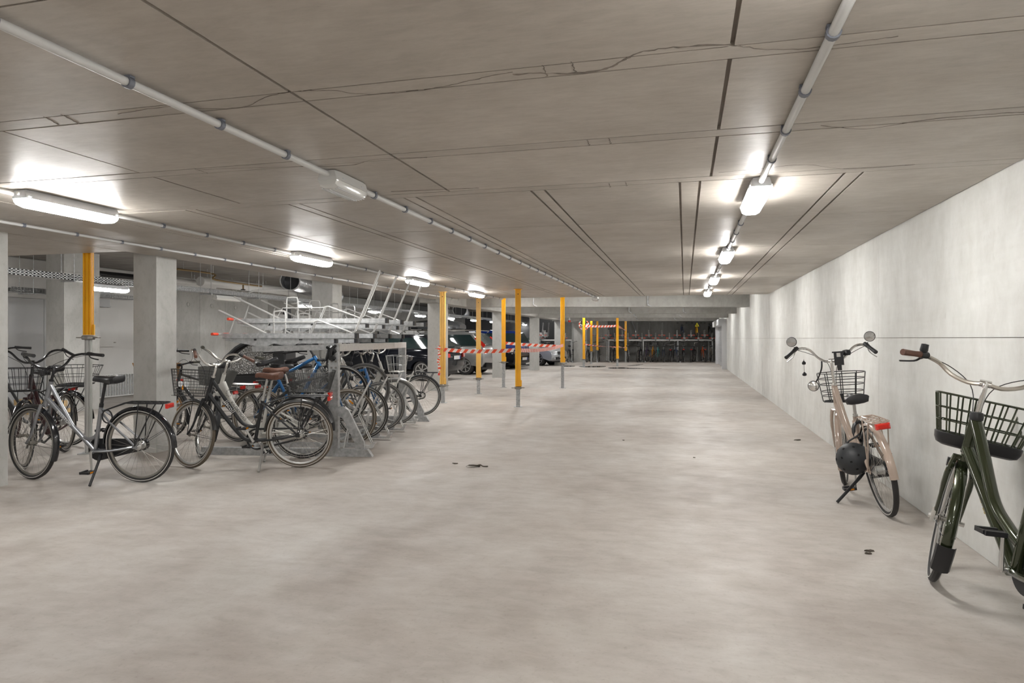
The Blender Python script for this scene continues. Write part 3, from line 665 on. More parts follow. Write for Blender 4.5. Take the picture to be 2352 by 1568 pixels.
def wire_basket(mb, c, top, bot, h, wr=0.0028, nv=(5, 4), levels=(0, 0.45, 1), oval=False, floor=4, fr=1.5, dip=0.0):
    def loop(t, k=28):
        L_ = bot[0] + (top[0] - bot[0]) * t; W__ = bot[1] + (top[1] - bot[1]) * t; pts = []
        e = 1.0 if oval else 0.5
        for i in range(k):
            a = 2 * math.pi * i / k; ca, sa = math.cos(a), math.sin(a)
            x = L_ / 2 * (abs(ca) ** e) * (1 if ca > 0 else -1); y = W__ / 2 * (abs(sa) ** e) * (1 if sa > 0 else -1)
            pts.append(Vector((c[0] + x, c[1] + y, c[2] + h * t - (dip * max(0, ca) * t if dip else 0))))
        L2 = []; n_ = len(pts); seg = [(pts[(i + 1) % n_] - pts[i]).length for i in range(n_)]; tot = sum(seg); acc = 0; i = 0
        for j in range(n_):
            tgt = tot * j / n_
            while acc + seg[i] < tgt: acc += seg[i]; i += 1
            L2.append(pts[i].lerp(pts[(i + 1) % n_], (tgt - acc) / max(seg[i], 1e-9)))
        return L2
    for i, t in enumerate(levels): mb.tube(loop(t), wr * (fr if t in (0, 1) else 1), 5, closed=True)
    k = 4 * nv[0]; a_, b_ = loop(0, k), loop(1, k); m_ = loop(0.5, k)
    for p, q in zip(a_, b_): mb.tube([p, q], wr, 4)
    for i in range(1, floor + 1):
        y = (-0.5 + i / (floor + 1)) * bot[1] * 0.96; mb.tube([(c[0] - bot[0] * 0.46, c[1] + y, c[2]), (c[0] + bot[0] * 0.46, c[1] + y, c[2])], wr, 4)
        x = (-0.5 + i / (floor + 1)) * bot[0] * 0.96; mb.tube([(c[0] + x, c[1] - bot[1] * 0.46, c[2]), (c[0] + x, c[1] + bot[1] * 0.46, c[2])], wr, 4)
    return mb
BARS = {
 'city': ([(0, 0, 0), (0.02, 0.05, 0.0), (0.045, 0.12, 0.03), (0.05, 0.18, 0.075), (0.02, 0.25, 0.095), (-0.05, 0.295, 0.095)], [(-0.06, 0.298, 0.095), (-0.19, 0.325, 0.08)]),
 'tall': ([(0, 0, 0), (0.02, 0.05, -0.005), (0.03, 0.11, 0.03), (0.04, 0.17, 0.10), (0.01, 0.23, 0.125), (-0.06, 0.285, 0.115)], [(-0.07, 0.29, 0.113), (-0.17, 0.35, 0.06)]),
 'wide': ([(0, 0, 0), (0.01, 0.07, -0.01), (0.03, 0.15, 0.03), (0.03, 0.21, 0.10), (-0.02, 0.27, 0.125), (-0.10, 0.30, 0.125)], [(-0.11, 0.303, 0.125), (-0.25, 0.32, 0.115)]),
 'sweep': ([(0, 0, 0), (0.01, 0.07, -0.01), (0.03, 0.15, 0.015), (0.03, 0.21, 0.06), (-0.02, 0.27, 0.08), (-0.10, 0.30, 0.08)], [(-0.10, 0.305, 0.08), (-0.19, 0.385, 0.072)]),
 'flat': ([(0, 0, 0), (0.0, 0.1, 0.01), (-0.01, 0.18, 0.02), (-0.02, 0.2, 0.02)], [(-0.02, 0.2, 0.02), (-0.035, 0.31, 0.018)]),
 'drop': ([(0, 0, 0), (0.0, 0.19, 0), (0.03, 0.205, 0.0), (0.09, 0.21, -0.005), (0.12, 0.21, -0.04), (0.09, 0.21, -0.11), (0.02, 0.215, -0.13)], [(0.03, 0.207, 0.003), (0.10, 0.21, 0.02)]),
}
def bike(label, rear, heading, lean=0, steer=0, group=None, z0=0.0, pitch=0, wb=1.12, frame='swan', col=None, tire=None, rim=None, strip=True, bar='city',
         barm=None, stemm=None, gripm=None, saddlem=None, saddlez=0.96, stemz=1.08, fender=None, forkm=None, carrier=None, rearlight=True, rearbasket=None, frontbasket=None,
         guard=True, guardm=None, kick=None, kickm=None, crank=-60, light=True, postm=None, tuber=0.018, fa=(18, 205), ra=(5, 185), lo=False, extra=None, name='bicycle', reflect=None, struts=True, cat='bicycle', pedref=True):
    col = col or M_BLKM; tire = tire or M_RUB; rim = rim or M_ALU; barm = barm or M_CHROME; stemm = stemm or barm; gripm = gripm or M_BLACK
    saddlem = saddlem or M_BLACK; forkm = forkm or col; postm = postm or M_ALU; kickm = kickm or M_BLKM; guardm = guardm or M_BLKM
    x, y = rear[0], rear[1]
    root = empty(name, M=T(x, y, z0) @ RZ(R(heading)) @ RX(R(lean)) @ RY(R(-pitch)))
    tag(root, label, cat, group)
    RH = V(0, 0, RW); FH = V(wb, 0, RW); ax = V(-0.309, 0, 0.951); A0 = V(wb - 0.06, 0, RW)
    hb = A0 + ax * 0.42; ht = A0 + ax * (0.62 if frame != 'diamond' else 0.56); bb = V(0.455, 0, 0.285)
    st_dir = V(-0.20, 0, 0.98); st = bb + st_dir * 0.44
    MS = Matrix.Translation(A0) @ Matrix.Rotation(R(steer), 4, ax) @ Matrix.Translation(-A0)
    # ---- frame
    f = MB(); n = 8 if lo else 12; r = tuber
    f.cyl(hb - ax * 0.005, ht, r * 1.15, n)
    y_ = 0.068
    sj = bb + st_dir * 0.36
    if frame == 'swan':
        f.tube([hb + ax * 0.03, bb], r * 1.2, n); f.tube(smooth([ht - ax * 0.03, ht - ax * 0.03 + (V(0.60, 0, 0.42) - ht) * 0.45, V(0.64, 0, 0.47), V(0.545, 0, 0.40), V(0.47, 0, 0.405), bb + st_dir * 0.16], 4), r, n)
    elif frame == 'curve':
        f.tube(smooth([hb + ax * 0.03, hb + V(-0.16, 0, -0.2), V(0.60, 0, 0.33), V(0.52, 0, 0.285), bb], 5), r * 1.15, n)
        f.tube(smooth([ht - ax * 0.03, V(0.72, 0, 0.66), V(0.60, 0, 0.48), V(0.51, 0, 0.43), V(0.44, 0, 0.435), bb + st_dir * 0.2], 5), r, n)
    elif frame == 'arc':
        f.tube([hb + ax * 0.02, bb], r * 1.25, n); f.tube(smooth([ht - ax * 0.02, V(0.775, 0, 0.74), V(0.66, 0, 0.55), V(0.53, 0, 0.46), bb + st_dir * 0.13], 6), r * 1.15, n)
    elif frame == 'low':
        f.tube(smooth([hb + ax * 0.1, hb + V(-0.14, 0, -0.14), V(0.60, 0, 0.36), bb + V(0.02, 0, 0.01)], 5), [r * 2.6] * 3 + [r * 2.2] * 13, n, flat=0.62)
    elif frame == 'diamond':
        f.tube([hb + ax * 0.03, bb], r * 1.15, n); f.tube([ht - ax * 0.02, bb + st_dir * 0.46], r, n)
    f.tube([bb, st], r, n); f.cyl(bb + V(0, -0.036, 0), bb + V(0, 0.036, 0), 0.022, n)
    sp0 = bb + st_dir * (0.40 if frame != 'low' else 0.3)
    for s in (-1, 1):
        f.tube(smooth([bb + V(-0.02, s * 0.03, -0.0), V(0.26, s * y_ * 0.75, 0.30), RH + V(0.02, s * y_, 0)], 3), r * 0.62, 6 if lo else 8)
        f.tube([sp0 + V(0, s * 0.018, 0), sp0.lerp(RH, 0.35) + V(0, s * 0.055, 0), RH + V(0, s * y_, 0.01)], r * 0.55, 6 if lo else 8)
        f.box(RH + V(0.0, s * y_, 0), (0.045, 0.006, 0.035))
    fo = f.obj('frame', col, root)
    # ---- fork (steered)
    g = MB(); cr = A0 + ax * 0.40
    g.cyl(A0 + ax * 0.37, A0 + ax * 0.425, 0.02, n); g.cyl(cr + V(0, -0.05, 0) - ax * 0.02, cr + V(0, 0.05, 0) - ax * 0.02, 0.014, 8)
    for s in (-1, 1):
        g.tube(smooth([cr + V(0, s * 0.04, 0) - ax * 0.01, A0 + ax * 0.27 + V(0.0, s * 0.056, 0), A0 + ax * 0.1 + V(0.015, s * 0.056, 0), FH + V(0, s * 0.056, 0)], 3), [0.0145] * 5 + [0.011] * 5, 8)
    g.obj('fork', forkm, root).matrix_basis = MS
    wheel(root, 'rear_wheel', Matrix.Translation(RH), tire, rim, strip, True, lo)
    wf_ = wheel(root, 'front_wheel', MS @ Matrix.Translation(FH), tire, rim, strip, False, lo)
    if reflect:
        m = MB().box((0, 0, 0.20), (0.018, 0.02, 0.075)); m.obj('spoke_reflector', M_ORANGE, wf_).matrix_basis = RY(R(130)); m.obj('spoke_reflector', M_ORANGE, bpy.data.objects[wf_.name].parent.children[-2] if False else wf_).matrix_basis = RY(R(-50))
    # ---- fenders
    if fender:
        fo2 = fender_mb(*ra).obj('rear_mudguard', fender, root); fo2.matrix_basis = Matrix.Translation(RH)
        ff = fender_mb(*fa).obj('front_mudguard', fender, root); ff.matrix_basis = MS @ Matrix.Translation(FH)
        if struts and not lo:
            for o_, aa in ((fo2, (115, 150)), (ff, (185,))):
                m = MB()
                for s in (-1, 1):
                    for a in aa: m.tube([(0, s * 0.06, 0), (0.35 * math.cos(R(a)), s * 0.028, 0.35 * math.sin(R(a)))], 0.002, 4)
                m.obj('mudguard_stay', M_BLKM if fender not in (M_BLKG,) else M_BLKM, o_)
    # ---- stem and bar
    clamp = ht + ax * max(0.02, (stemz - ht.z) / 0.94); clamp = clamp + V(0.035, 0, 0.0)
    m = MB().cyl(ht, ht + ax * 0.015, 0.021, 12).tube(smooth([ht, ht + ax * max(0.02, (stemz - ht.z) / 0.94 - 0.03), clamp + V(-0.01, 0, 0.0), clamp], 3), 0.0125, 10).cyl(clamp + V(0, -0.025, 0), clamp + V(0, 0.025, 0), 0.018, 10)
    m.obj('stem', stemm, root).matrix_basis = MS
    bp, gp = BARS[bar]; hbm = MB(); P = smooth([V(*q) for q in bp], 3)
    full = [V(q.x, -q.y, q.z) for q in reversed(P)] + P[1:]
    hbm.tube([clamp + q for q in full], 0.0112, 8); hbo = hbm.obj('handlebar', barm, root); hbo.matrix_basis = MS
    for s in (-1, 1):
        a, b = [V(q[0], q[1] * s, q[2]) for q in gp]; 
        if bar == 'drop':
            MB().tube(smooth([clamp + V(q[0], q[1] * s, q[2]) for q in bp[2:]], 3), 0.0155, 8).obj('grip', gripm, hbo)
            MB().tube([clamp + V(0.10, s * 0.21, 0.02), clamp + V(0.14, s * 0.21, 0.05)], 0.014, 8).tube([clamp + V(0.14, s * 0.21, 0.03), clamp + V(0.15, s * 0.212, -0.05), clamp + V(0.13, s * 0.214, -0.1)], 0.007, 6).obj('brake_lever', M_BLACK, hbo)
            continue
        MB().tube([clamp + a, clamp + a.lerp(b, 0.3), clamp + a.lerp(b, 0.8), clamp + b], [0.0165, 0.0145, 0.016, 0.0165], 10).obj('grip', gripm, hbo)
        if not lo:
            dirn = (b - a).normalized()
            MB().cyl(clamp + a - dirn * 0.045, clamp + a + dirn * 0.002, 0.018, 10).obj('twist_shifter' if s < 0 else 'bell_clamp', M_BLACK, hbo)
            MB().tube(smooth([clamp + a - dirn * 0.03, clamp + a + V(0.03, 0, -0.02), clamp + a + dirn * 0.05 + V(0.04, -s * 0.01, -0.035), clamp + a + dirn * 0.12 + V(0.045, s * 0.005, -0.045)], 3), [0.010] * 3 + [0.006] * 7, 6, flat=0.6).obj('brake_lever', M_ALU if barm is M_CHROME else M_BLACK, hbo)
            MB().tube(smooth([clamp + a - dirn * 0.03 + V(0.02, 0, -0.01), clamp + V(0.10, s * 0.17, 0.02 + 0.04), clamp + V(0.12, s * 0.05, -0.02), clamp + V(0.09, s * 0.015, -0.16), A0 + ax * 0.45 + V(0.05, s * 0.01, 0)], 5), 0.0026, 5).obj('brake_cable', M_BLACK, hbo)
    # ---- saddle
    so = bb + st_dir * ((saddlez - 0.285) / 0.98)
    MB().cyl(st - st_dir * 0.005, so - V(0, 0, 0.045), 0.0132, 10).cyl(st - st_dir * 0.02, st + st_dir * 0.015, 0.019, 10).obj('seat_post', postm, root)
    sa = saddle_mb().obj('saddle', saddlem, root); sa.location = so + V(-0.03, 0, 0)
    if not lo:
        MB().tube([(0.12, -0.02, -0.03), (0.0, -0.022, -0.045), (-0.09, -0.04, -0.03)], 0.004, 5).tube([(0.12, 0.02, -0.03), (0.0, 0.022, -0.045), (-0.09, 0.04, -0.03)], 0.004, 5).box((0.0, 0, -0.045), (0.04, 0.05, 0.03)).obj('saddle_rails', M_BLACK, sa)
    # ---- crank
    ck = MB(); ca_ = R(crank); q = V(math.cos(ca_) * 0.17, 0, math.sin(ca_) * 0.17)
    for s in (-1, 1):
        ck.tube([bb + V(0, s * 0.06, 0), bb + q * s + V(0, s * 0.075, 0)], [0.014, 0.009], 8, flat=0.7)
    ck.cyl(bb + V(0, -0.06, 0), bb + V(0, 0.06, 0), 0.011, 8); cko = ck.obj('crank', M_ALU if not lo else M_DIRTY, root)
    for s in (-1, 1):
        pc = bb + q * s + V(0, s * 0.125, 0)
        pm = MB().box(pc + V(0.038, 0, 0), (0.018, 0.09, 0.022)).box(pc + V(-0.038, 0, 0), (0.018, 0.09, 0.022)).cyl(pc + V(0, -s * 0.05, 0), pc + V(0, s * 0.04, 0), 0.01, 6).box(pc + V(0, s * 0.044, 0), (0.06, 0.01, 0.018))
        if not lo and pedref: pm.cur = 1; pm.box(pc + V(0.048, 0, 0), (0.003, 0.05, 0.012)).box(pc + V(-0.048, 0, 0), (0.003, 0.05, 0.012))
        pm.obj('pedal', [M_BLACK, M_ORANGE], cko)
    # ---- chain guard
    if guard:
        g = MB(); out = []; inn = []
        for k in range(17):
            a = R(-90 + 180 * k / 16); out.append((bb.x + 0.105 * math.cos(a), bb.z + 0.105 * math.sin(a)))
        for k in range(17):
            a = R(90 + 180 * k / 16); out.append((0.055 * math.cos(a), RW + 0.055 * math.sin(a)))
        g.rings([[(x_, -0.062, z_) for x_, z_ in out], [(x_, -0.040, z_) for x_, z_ in out]]) if guard == 'full' else g.tube([(x_, -0.052, z_) for x_, z_ in out], 0.011, 6, closed=True)
        g.obj('chain_guard', guardm, root)
    else:
        MB().ring_y((bb.x, -0.05, bb.z), [(0.075, -0.002), (0.09, -0.002), (0.09, 0.002), (0.075, 0.002)], 24).tube([(bb.x, -0.05, bb.z + 0.088), (0, -0.05, RW + 0.04)], 0.004, 4).tube([(bb.x, -0.05, bb.z - 0.088), (0, -0.05, RW - 0.04)], 0.004, 4).obj('chainring', M_DIRTY, root)
    if kick:
        yk = kick; MB().tube(smooth([bb + V(-0.07, 0.02, -0.03), V(0.355, 0.09, 0.20), V(0.33 if kick > 0 else 0.3, yk, yk * math.tan(R(-lean)) + 0.008)], 3), [0.015] * 3 + [0.012] * 4, 8).obj('kickstand', kickm, root)
    # ---- carrier
    cz = 0.745
    if carrier:
        m = MB(); lp = smooth([(0.10, -0.05, cz), (0.0, -0.06, cz), (-0.24, -0.06, cz), (-0.29, -0.045, cz), (-0.29, 0.045, cz), (-0.24, 0.06, cz), (0.0, 0.06, cz), (0.10, 0.05, cz)], 3)
        m.tube(lp, 0.0055, 6, closed=True)
        for k in range(5 if not lo else 2): m.tube([(-0.24 + k * 0.075, -0.06, cz), (-0.24 + k * 0.075, 0.06, cz)], 0.004, 5)
        for yy_ in (-0.022, 0.022): m.tube([(0.09, yy_, cz), (-0.28, yy_, cz)], 0.0035, 5)
        for s in (-1, 1):
            m.tube([(-0.22, s * 0.06, cz), (-0.19, s * 0.068, cz - 0.05), (0.0, s * 0.075, RW + 0.01)], 0.0055, 6); m.tube([(-0.05, s * 0.06, cz), (0.0, s * 0.072, RW + 0.02)], 0.005, 6)
            m.tube([(0.10, s * 0.05, cz), (st.x - 0.0, s * 0.015, st.z - 0.06)], 0.005, 6)
        m.obj('luggage_carrier', carrier, root)
    if rearlight:
        zz = (cz - 0.025) if carrier else 0.70; xx = -0.305 if carrier else -0.2
        MB().rings([[(xx, -0.05, zz - 0.02), (xx, 0.05, zz - 0.02), (xx, 0.05, zz + 0.02), (xx, -0.05, zz + 0.02)], [(xx - 0.02, -0.047, zz - 0.022), (xx - 0.02, 0.047, zz - 0.022), (xx - 0.02, 0.047, zz + 0.018), (xx - 0.02, -0.047, zz + 0.018)], [(xx - 0.03, -0.035, zz - 0.014), (xx - 0.03, 0.035, zz - 0.014), (xx - 0.03, 0.035, zz + 0.01), (xx - 0.03, -0.035, zz + 0.01)]]).obj('rear_light', M_RED, root)
    if light:
        lc = A0 + ax * 0.46 + V(0.075, 0, 0)
        lo_ = MB().lathe([(0.012, -0.05), (0.026, -0.03), (0.032, 0.0), (0.032, 0.012)], tuple(lc), 'x', 14).cyl(lc + V(-0.02, 0, -0.01), A0 + ax * 0.43, 0.008, 6).obj('headlight', M_BLACK, root); lo_.matrix_basis = MS
        MB().lathe([(0.001, 0.013), (0.03, 0.013), (0.02, 0.02), (0.001, 0.022)], tuple(lc), 'x', 14).obj('lens', M_LENS, lo_)
    if rearbasket:
        kw = dict(c=(-0.11, 0, cz + 0.012), top=(0.46, 0.36), bot=(0.34, 0.24), h=0.2); kw.update(rearbasket if isinstance(rearbasket, dict) else {}); mm = kw.pop('m', M_BLKM)
        wire_basket(MB(), **kw).obj('rear_basket', mm, root)
    if frontbasket:
        kw = dict(c=(hb.x + 0.21, 0, 0.80), top=(0.29, 0.37), bot=(0.22, 0.28), h=0.23); kw.update(frontbasket if isinstance(frontbasket, dict) else {}); mm = kw.pop('m', M_BLKM)
        fb = wire_basket(MB(), **kw).obj('front_basket', mm, root); fb.matrix_basis = MS
        MB().tube([(hb.x + 0.12, -0.07, 0.80), FH + V(0, -0.06, 0)], 0.004, 5).tube([(hb.x + 0.12, 0.07, 0.80), FH + V(0, 0.06, 0)], 0.004, 5).obj('basket_stay', mm, fb)
    if extra: extra(root, MS, clamp, hb, ht, bb, A0, ax, st_dir)
    return root
def on_tube(root, s, size, a, b, m, off=0.0235, side=1):
    """lettering that runs along a frame tube from a to b on the left (+y) side"""
    b, a = Vector(a), Vector(b); t = (b - a).normalized(); n = V(0, side, 0); u = n.cross(t)
    c = (a + b) / 2 + n * off; M = Matrix(((t.x, u.x, n.x, c.x), (t.y, u.y, n.y, c.y), (t.z, u.z, n.z, c.z), (0, 0, 0, 1)))
    return text(s, size, M, m, root)
M_LETW = mat('white_lettering', (0.75, 0.75, 0.74), 0.4); M_LETG = mat('grey_lettering', (0.16, 0.16, 0.16), 0.4); M_GOLD = mat('gold_lettering', (0.5, 0.38, 0.12), 0.35, 0.6)
M_SILVP = paint((0.30, 0.31, 0.33), 0.75, 0.33, 0.5); M_CREAM = mat('cream_white_paint', (0.62, 0.615, 0.58), 0.35, coat=0.3); M_BEIGE = mat('beige_pink_gloss_paint', (0.40, 0.315, 0.26), 0.2, coat=0.8)
M_MESHD = mat('dark_wire_mesh', (0.035, 0.035, 0.034), 0.5)

# --- silver grey city bicycle at the left
def ex_silver(root, MS, clamp, hb, ht, bb, A0, ax, sd):
    on_tube(root, 'EVERTON', 0.042, hb + V(-0.30, 0, -0.26), hb + V(-0.08, 0, -0.05), M_LETW, 0.0215)
    MB().tube([(-0.02 + 0.375 * math.cos(R(a)), 0.0, RW + 0.375 * math.sin(R(a))) for a in range(150, 165, 5)], 0.004, 4).obj('sticker', M_WSTRIP, root)
    MB().tube([V(0.27, 0.045, 0.62) + V(0.05 * math.cos(R(t)), 0.01, 0.06 * math.sin(R(t))) for t in range(0, 360, 24)], 0.007, 6, closed=True).obj('ring_lock', M_BLACK, root)
bike('silver grey step-through bicycle with black mudguards on its kickstand beside the left column', (-4.87, 5.15), 187, lean=-4, steer=-16, wb=1.12, frame='swan', col=M_SILVP, tire=M_RUB, rim=M_DIRTY, bar='wide',
     barm=M_BLKG, gripm=M_BLACK, saddlez=0.97, stemz=1.06, fender=M_BLKG, carrier=M_BLKM, kick=0.24, crank=-95, light=False, postm=M_BLACK, tuber=0.018, stemm=M_BLACK, ra=(2, 182), fa=(30, 170 + 35), extra=ex_silver, guard='full')
# --- black bicycle with brown saddle
def ex_sco(root, MS, clamp, hb, ht, bb, A0, ax, sd):
    a, b = V(0.635, 0, 0.535), V(0.77, 0, 0.735)
    on_tube(root, '||sco||', 0.062, a, b, M_LETW, 0.0185)
    for s_ in (-1, 1):
        MB().cyl(V(0.16, s_ * 0.057, 0.49), V(0.155, s_ * 0.058, 0.482), 0.0105, 8).obj('white_band', M_LETW, root)
    MB().lathe([(0.001, 0.03), (0.02, 0.028), (0.03, 0.012), (0.032, 0), (0.001, 0)], tuple(clamp + V(-0.02, 0.27, 0.115)), 'z', 14).obj('bell', M_CHROME, root).matrix_basis = MS
    w = wire_basket(MB(), (hb.x + 0.25, 0, 0.735), (0.36, 0.45), (0.27, 0.35), 0.27, wr=0.0024, nv=(9, 4), levels=[k / 9 for k in range(10)], oval=True, floor=7).obj('front_basket', M_MESHD, root); w.matrix_basis = MS
    for s_ in (-1, 1):
        MB().tube([(hb.x + 0.39, s_ * 0.035, 0.855), (hb.x + 0.405, s_ * 0.035, 0.855)], 0.033, 14, flat=0.8).obj('reflector', M_LENS, w)
    MB().box((hb.x + 0.40, 0, 0.815), (0.012, 0.012, 0.05)).obj('reflector_bracket', M_ORANGE, w)
    MB().tube([(hb.x + 0.12, -0.07, 0.76), (1.12, -0.06, RW)], 0.004, 5).tube([(hb.x + 0.12, 0.07, 0.76), (1.12, 0.06, RW)], 0.004, 5).obj('basket_stay', M_BLKM, w)
bike('black step-through bicycle with brown saddle, round wire basket and white lettering on its stand', (-3.842, 6.15), 195, lean=-4, steer=-30, frame='curve', col=M_BLKM, tire=M_TIREB, rim=M_ALU, strip=True, bar='tall',
     barm=M_CHROME, gripm=M_BROWN, saddlem=M_BROWN, saddlez=0.965, stemz=1.06, fender=mat('charcoal_mudguard', (0.03, 0.03, 0.03), 0.3), carrier=M_BLKM, kick=0.27, kickm=M_ALU, crank=62, light=False, tuber=0.0175, ra=(5, 160), fa=(60, 170), extra=ex_sco)
# --- white bicycle behind it
def ex_kild(root, MS, clamp, hb, ht, bb, A0, ax, sd):
    on_tube(root, 'KILDEMOES', 0.05, V(0.60, 0, 0.40), V(0.80, 0, 0.66), M_LETG, 0.037)
    m = MB(); c = (hb.x + 0.2, 0, 0.80)
    m.rings([[(c[0] + sx * 0.11, sy * 0.14, 0.80) for sx, sy in ((-1, -1), (1, -1), (1, 1), (-1, 1))], [(c[0] + sx * 0.14, sy * 0.18, 1.0) for sx, sy in ((-1, -1), (1, -1), (1, 1), (-1, 1))], [(c[0] + sx * 0.132, sy * 0.172, 1.0) for sx, sy in ((-1, -1), (1, -1), (1, 1), (-1, 1))], [(c[0] + sx * 0.10, sy * 0.13, 0.81) for sx, sy in ((-1, -1), (1, -1), (1, 1), (-1, 1))]])
    m.obj('front_crate', mat('dark_grey_wire_crate', (0.07, 0.07, 0.066), 0.45), root).matrix_basis = MS
    for k in range(9):
        a = R(k * 40); MB().box((0, 0, 0), (0.014, 0.002, 0.006)).obj('flower_decal', M_LETG, root).matrix_basis = T(0.80 + 0.03 * math.cos(a), 0.042, 0.73 + 0.035 * math.sin(a)) @ RY(a)
bike('cream white step-through bicycle parked behind the black one with a dark mesh rear basket', (-4.107, 6.627), 192, lean=-3, steer=-50, wb=1.12, frame='low', col=M_CREAM, tire=M_RUB, rim=M_ALU, bar='city',
     barm=M_CHROME, gripm=mat('dull_green_grip', (0.06, 0.06, 0.045), 0.6), saddlem=M_BROWN, saddlez=0.99, stemz=1.08, fender=M_BLKM, carrier=M_BLKM, kick=0.26, kickm=M_ALU, crank=-50, light=False, guard='full', guardm=M_CREAM, postm=M_ALU, extra=ex_kild,
     rearbasket=dict(top=(0.50, 0.38), bot=(0.38, 0.27), h=0.21, wr=0.0021, nv=(16, 4), levels=[k / 14 for k in range(15)], floor=12, m=M_MESHD))
# --- dark bicycles at the far left, behind the silver one
bike('black bicycle with a big wire rear basket behind the silver one', (-7.40, 6.66), 188, lean=-3, steer=15, col=M_BLKM, frame='curve', tire=M_RUB, rim=M_ALU, bar='city', barm=M_BLKG, fender=M_BLKG, carrier=M_BLKM, kick=0.25, saddlez=0.93, light=True,
     ra=(5, 180), rearbasket=dict(c=(-0.14, 0, 0.77), top=(0.56, 0.44), bot=(0.38, 0.28), h=0.22, wr=0.003, nv=(6, 4), levels=(0, 0.5, 1), floor=5))
bike('black bicycle with front basket and round headlight half hidden by the left column', (-7.05, 6.32), 300, lean=2, steer=6, col=mat('dark_maroon_paint', (0.035, 0.01, 0.012), 0.3), frame='arc', tire=M_RUB, rim=M_DIRTY, bar='tall', barm=M_BLKG, fender=M_BLKG, carrier=M_BLKM, saddlez=1.0, light=True,
     frontbasket=dict(wr=0.0028, nv=(5, 4), levels=(0, 0.3, 0.6, 1)), rearlight=True)
# --- beige bicycle by the right wall
def ex_beige(root, MS, clamp, hb, ht, bb, A0, ax, sd):
    bo = wire_basket(MB(), (hb.x + 0.22, -0.04, 0.76), (0.28, 0.40), (0.22, 0.33), 0.26, wr=0.0038, nv=(2, 2), levels=(0, 0.2, 0.36, 0.6, 0.8, 1), oval=True, floor=4, fr=1.1).obj('front_basket', M_BLKM, root); bo.matrix_basis = MS
    for s_, nm in ((1, 'left'), (-1, 'right')):
        c = clamp + V(-0.04, s_ * 0.31, 0.19)
        mo = MB().tube([clamp + V(-0.06, s_ * 0.285, 0.115), c + V(0, -s_ * 0.02, -0.05)], 0.006, 6).lathe([(0.001, 0.0), (0.042, 0.002), (0.045, 0.012), (0.02, 0.03), (0.001, 0.034)], tuple(c), 'x', 18).obj('mirror', M_BLACK, root); mo.matrix_basis = MS
        MB().lathe([(0.001, -0.004), (0.04, -0.002), (0.04, 0.0), (0.001, 0.001)], tuple(c), 'x', 18).obj('mirror_glass', mat('mirror_glass', (0.8, 0.8, 0.8), 0.03, 1.0), mo)
    mo = MB().box(clamp + V(-0.035, -0.06, 0.02), (0.012, 0.075, 0.12)).box(clamp + V(-0.045, -0.06, 0.075), (0.01, 0.1, 0.012)).box(clamp + V(-0.04, -0.06, -0.06), (0.01, 0.035, 0.05)).obj('phone_holder', M_BLACK, root); mo.matrix_basis = MS
    MB().box(clamp + V(-0.042, -0.06, 0.05), (0.004, 0.03, 0.035)).obj('holder_pad', M_WSTRIP, mo)
    MB().lathe([(0.001, 0.05), (0.03, 0.045), (0.038, 0.02), (0.03, 0), (0.001, 0)], tuple(clamp + V(0.01, -0.12, 0.04)), 'z', 14).obj('bell', M_BLACK, root).matrix_basis = MS
    mo = MB().tube(smooth([clamp + V(-0.01, 0.08, 0), clamp + V(-0.02, 0.085, -0.06), clamp + V(0.04, 0.12, -0.14), clamp + V(0.06, 0.15, -0.19)], 4), 0.007, 6).lathe([(0.001, 0.0), (0.045, 0.003), (0.048, 0.015), (0.03, 0.05), (0.001, 0.06)], tuple(clamp + V(0.03, 0.17, -0.22)), 'x', 18).obj('side_lamp', M_BLACK, root); mo.matrix_basis = MS
    MB().lathe([(0.001, -0.008), (0.03, -0.004), (0.042, 0.002), (0.001, 0.003)], tuple(clamp + V(0.03, 0.17, -0.22)), 'x', 18).obj('chrome_reflector', M_CHROME, mo)
    mo = MB().tube([clamp + V(-0.05, 0.22, 0.03), clamp + V(-0.05, 0.225, -0.09)], 0.0015, 4).lathe([(0.001, -0.02), (0.015, -0.015), (0.018, 0), (0.001, 0.02)], tuple(clamp + V(-0.05, 0.222, 0.0)), 'z', 10).lathe([(0.001, -0.02), (0.017, -0.015), (0.02, 0), (0.001, 0.02)], tuple(clamp + V(-0.05, 0.225, -0.10)), 'z', 10).obj('hanging_tag', M_BLACK, root); mo.matrix_basis = MS
    MB().tube([V(0.285, 0, 0.60) + V(0.02 * math.sin(R(t)), 0.055 * math.cos(R(t)), 0.075 * math.sin(R(t))) for t in range(0, 360, 24)], 0.014, 8, closed=True).obj('frame_lock', M_BLACK, root)
    MB().box(hb + V(-0.03, -0.03, 0.08), (0.05, 0.06, 0.05)).obj('lock_bracket', M_BLACK, root)
bike('glossy beige step-through bicycle with mirrors and round basket against the right wall', (1.478, 5.575), 92, lean=-10.5, steer=-18, wb=1.12, frame='arc', col=M_BEIGE, tire=M_RUB, rim=M_ALU, bar='tall', barm=M_CHROME, gripm=M_BLACK,
     saddlez=0.88, stemz=1.15, fender=M_BEIGE, carrier=M_BEIGE, kick=0.27, light=False, guard='full', guardm=M_BLKM, tuber=0.021, ra=(5, 180), fa=(30, 205), extra=ex_beige, crank=-80)
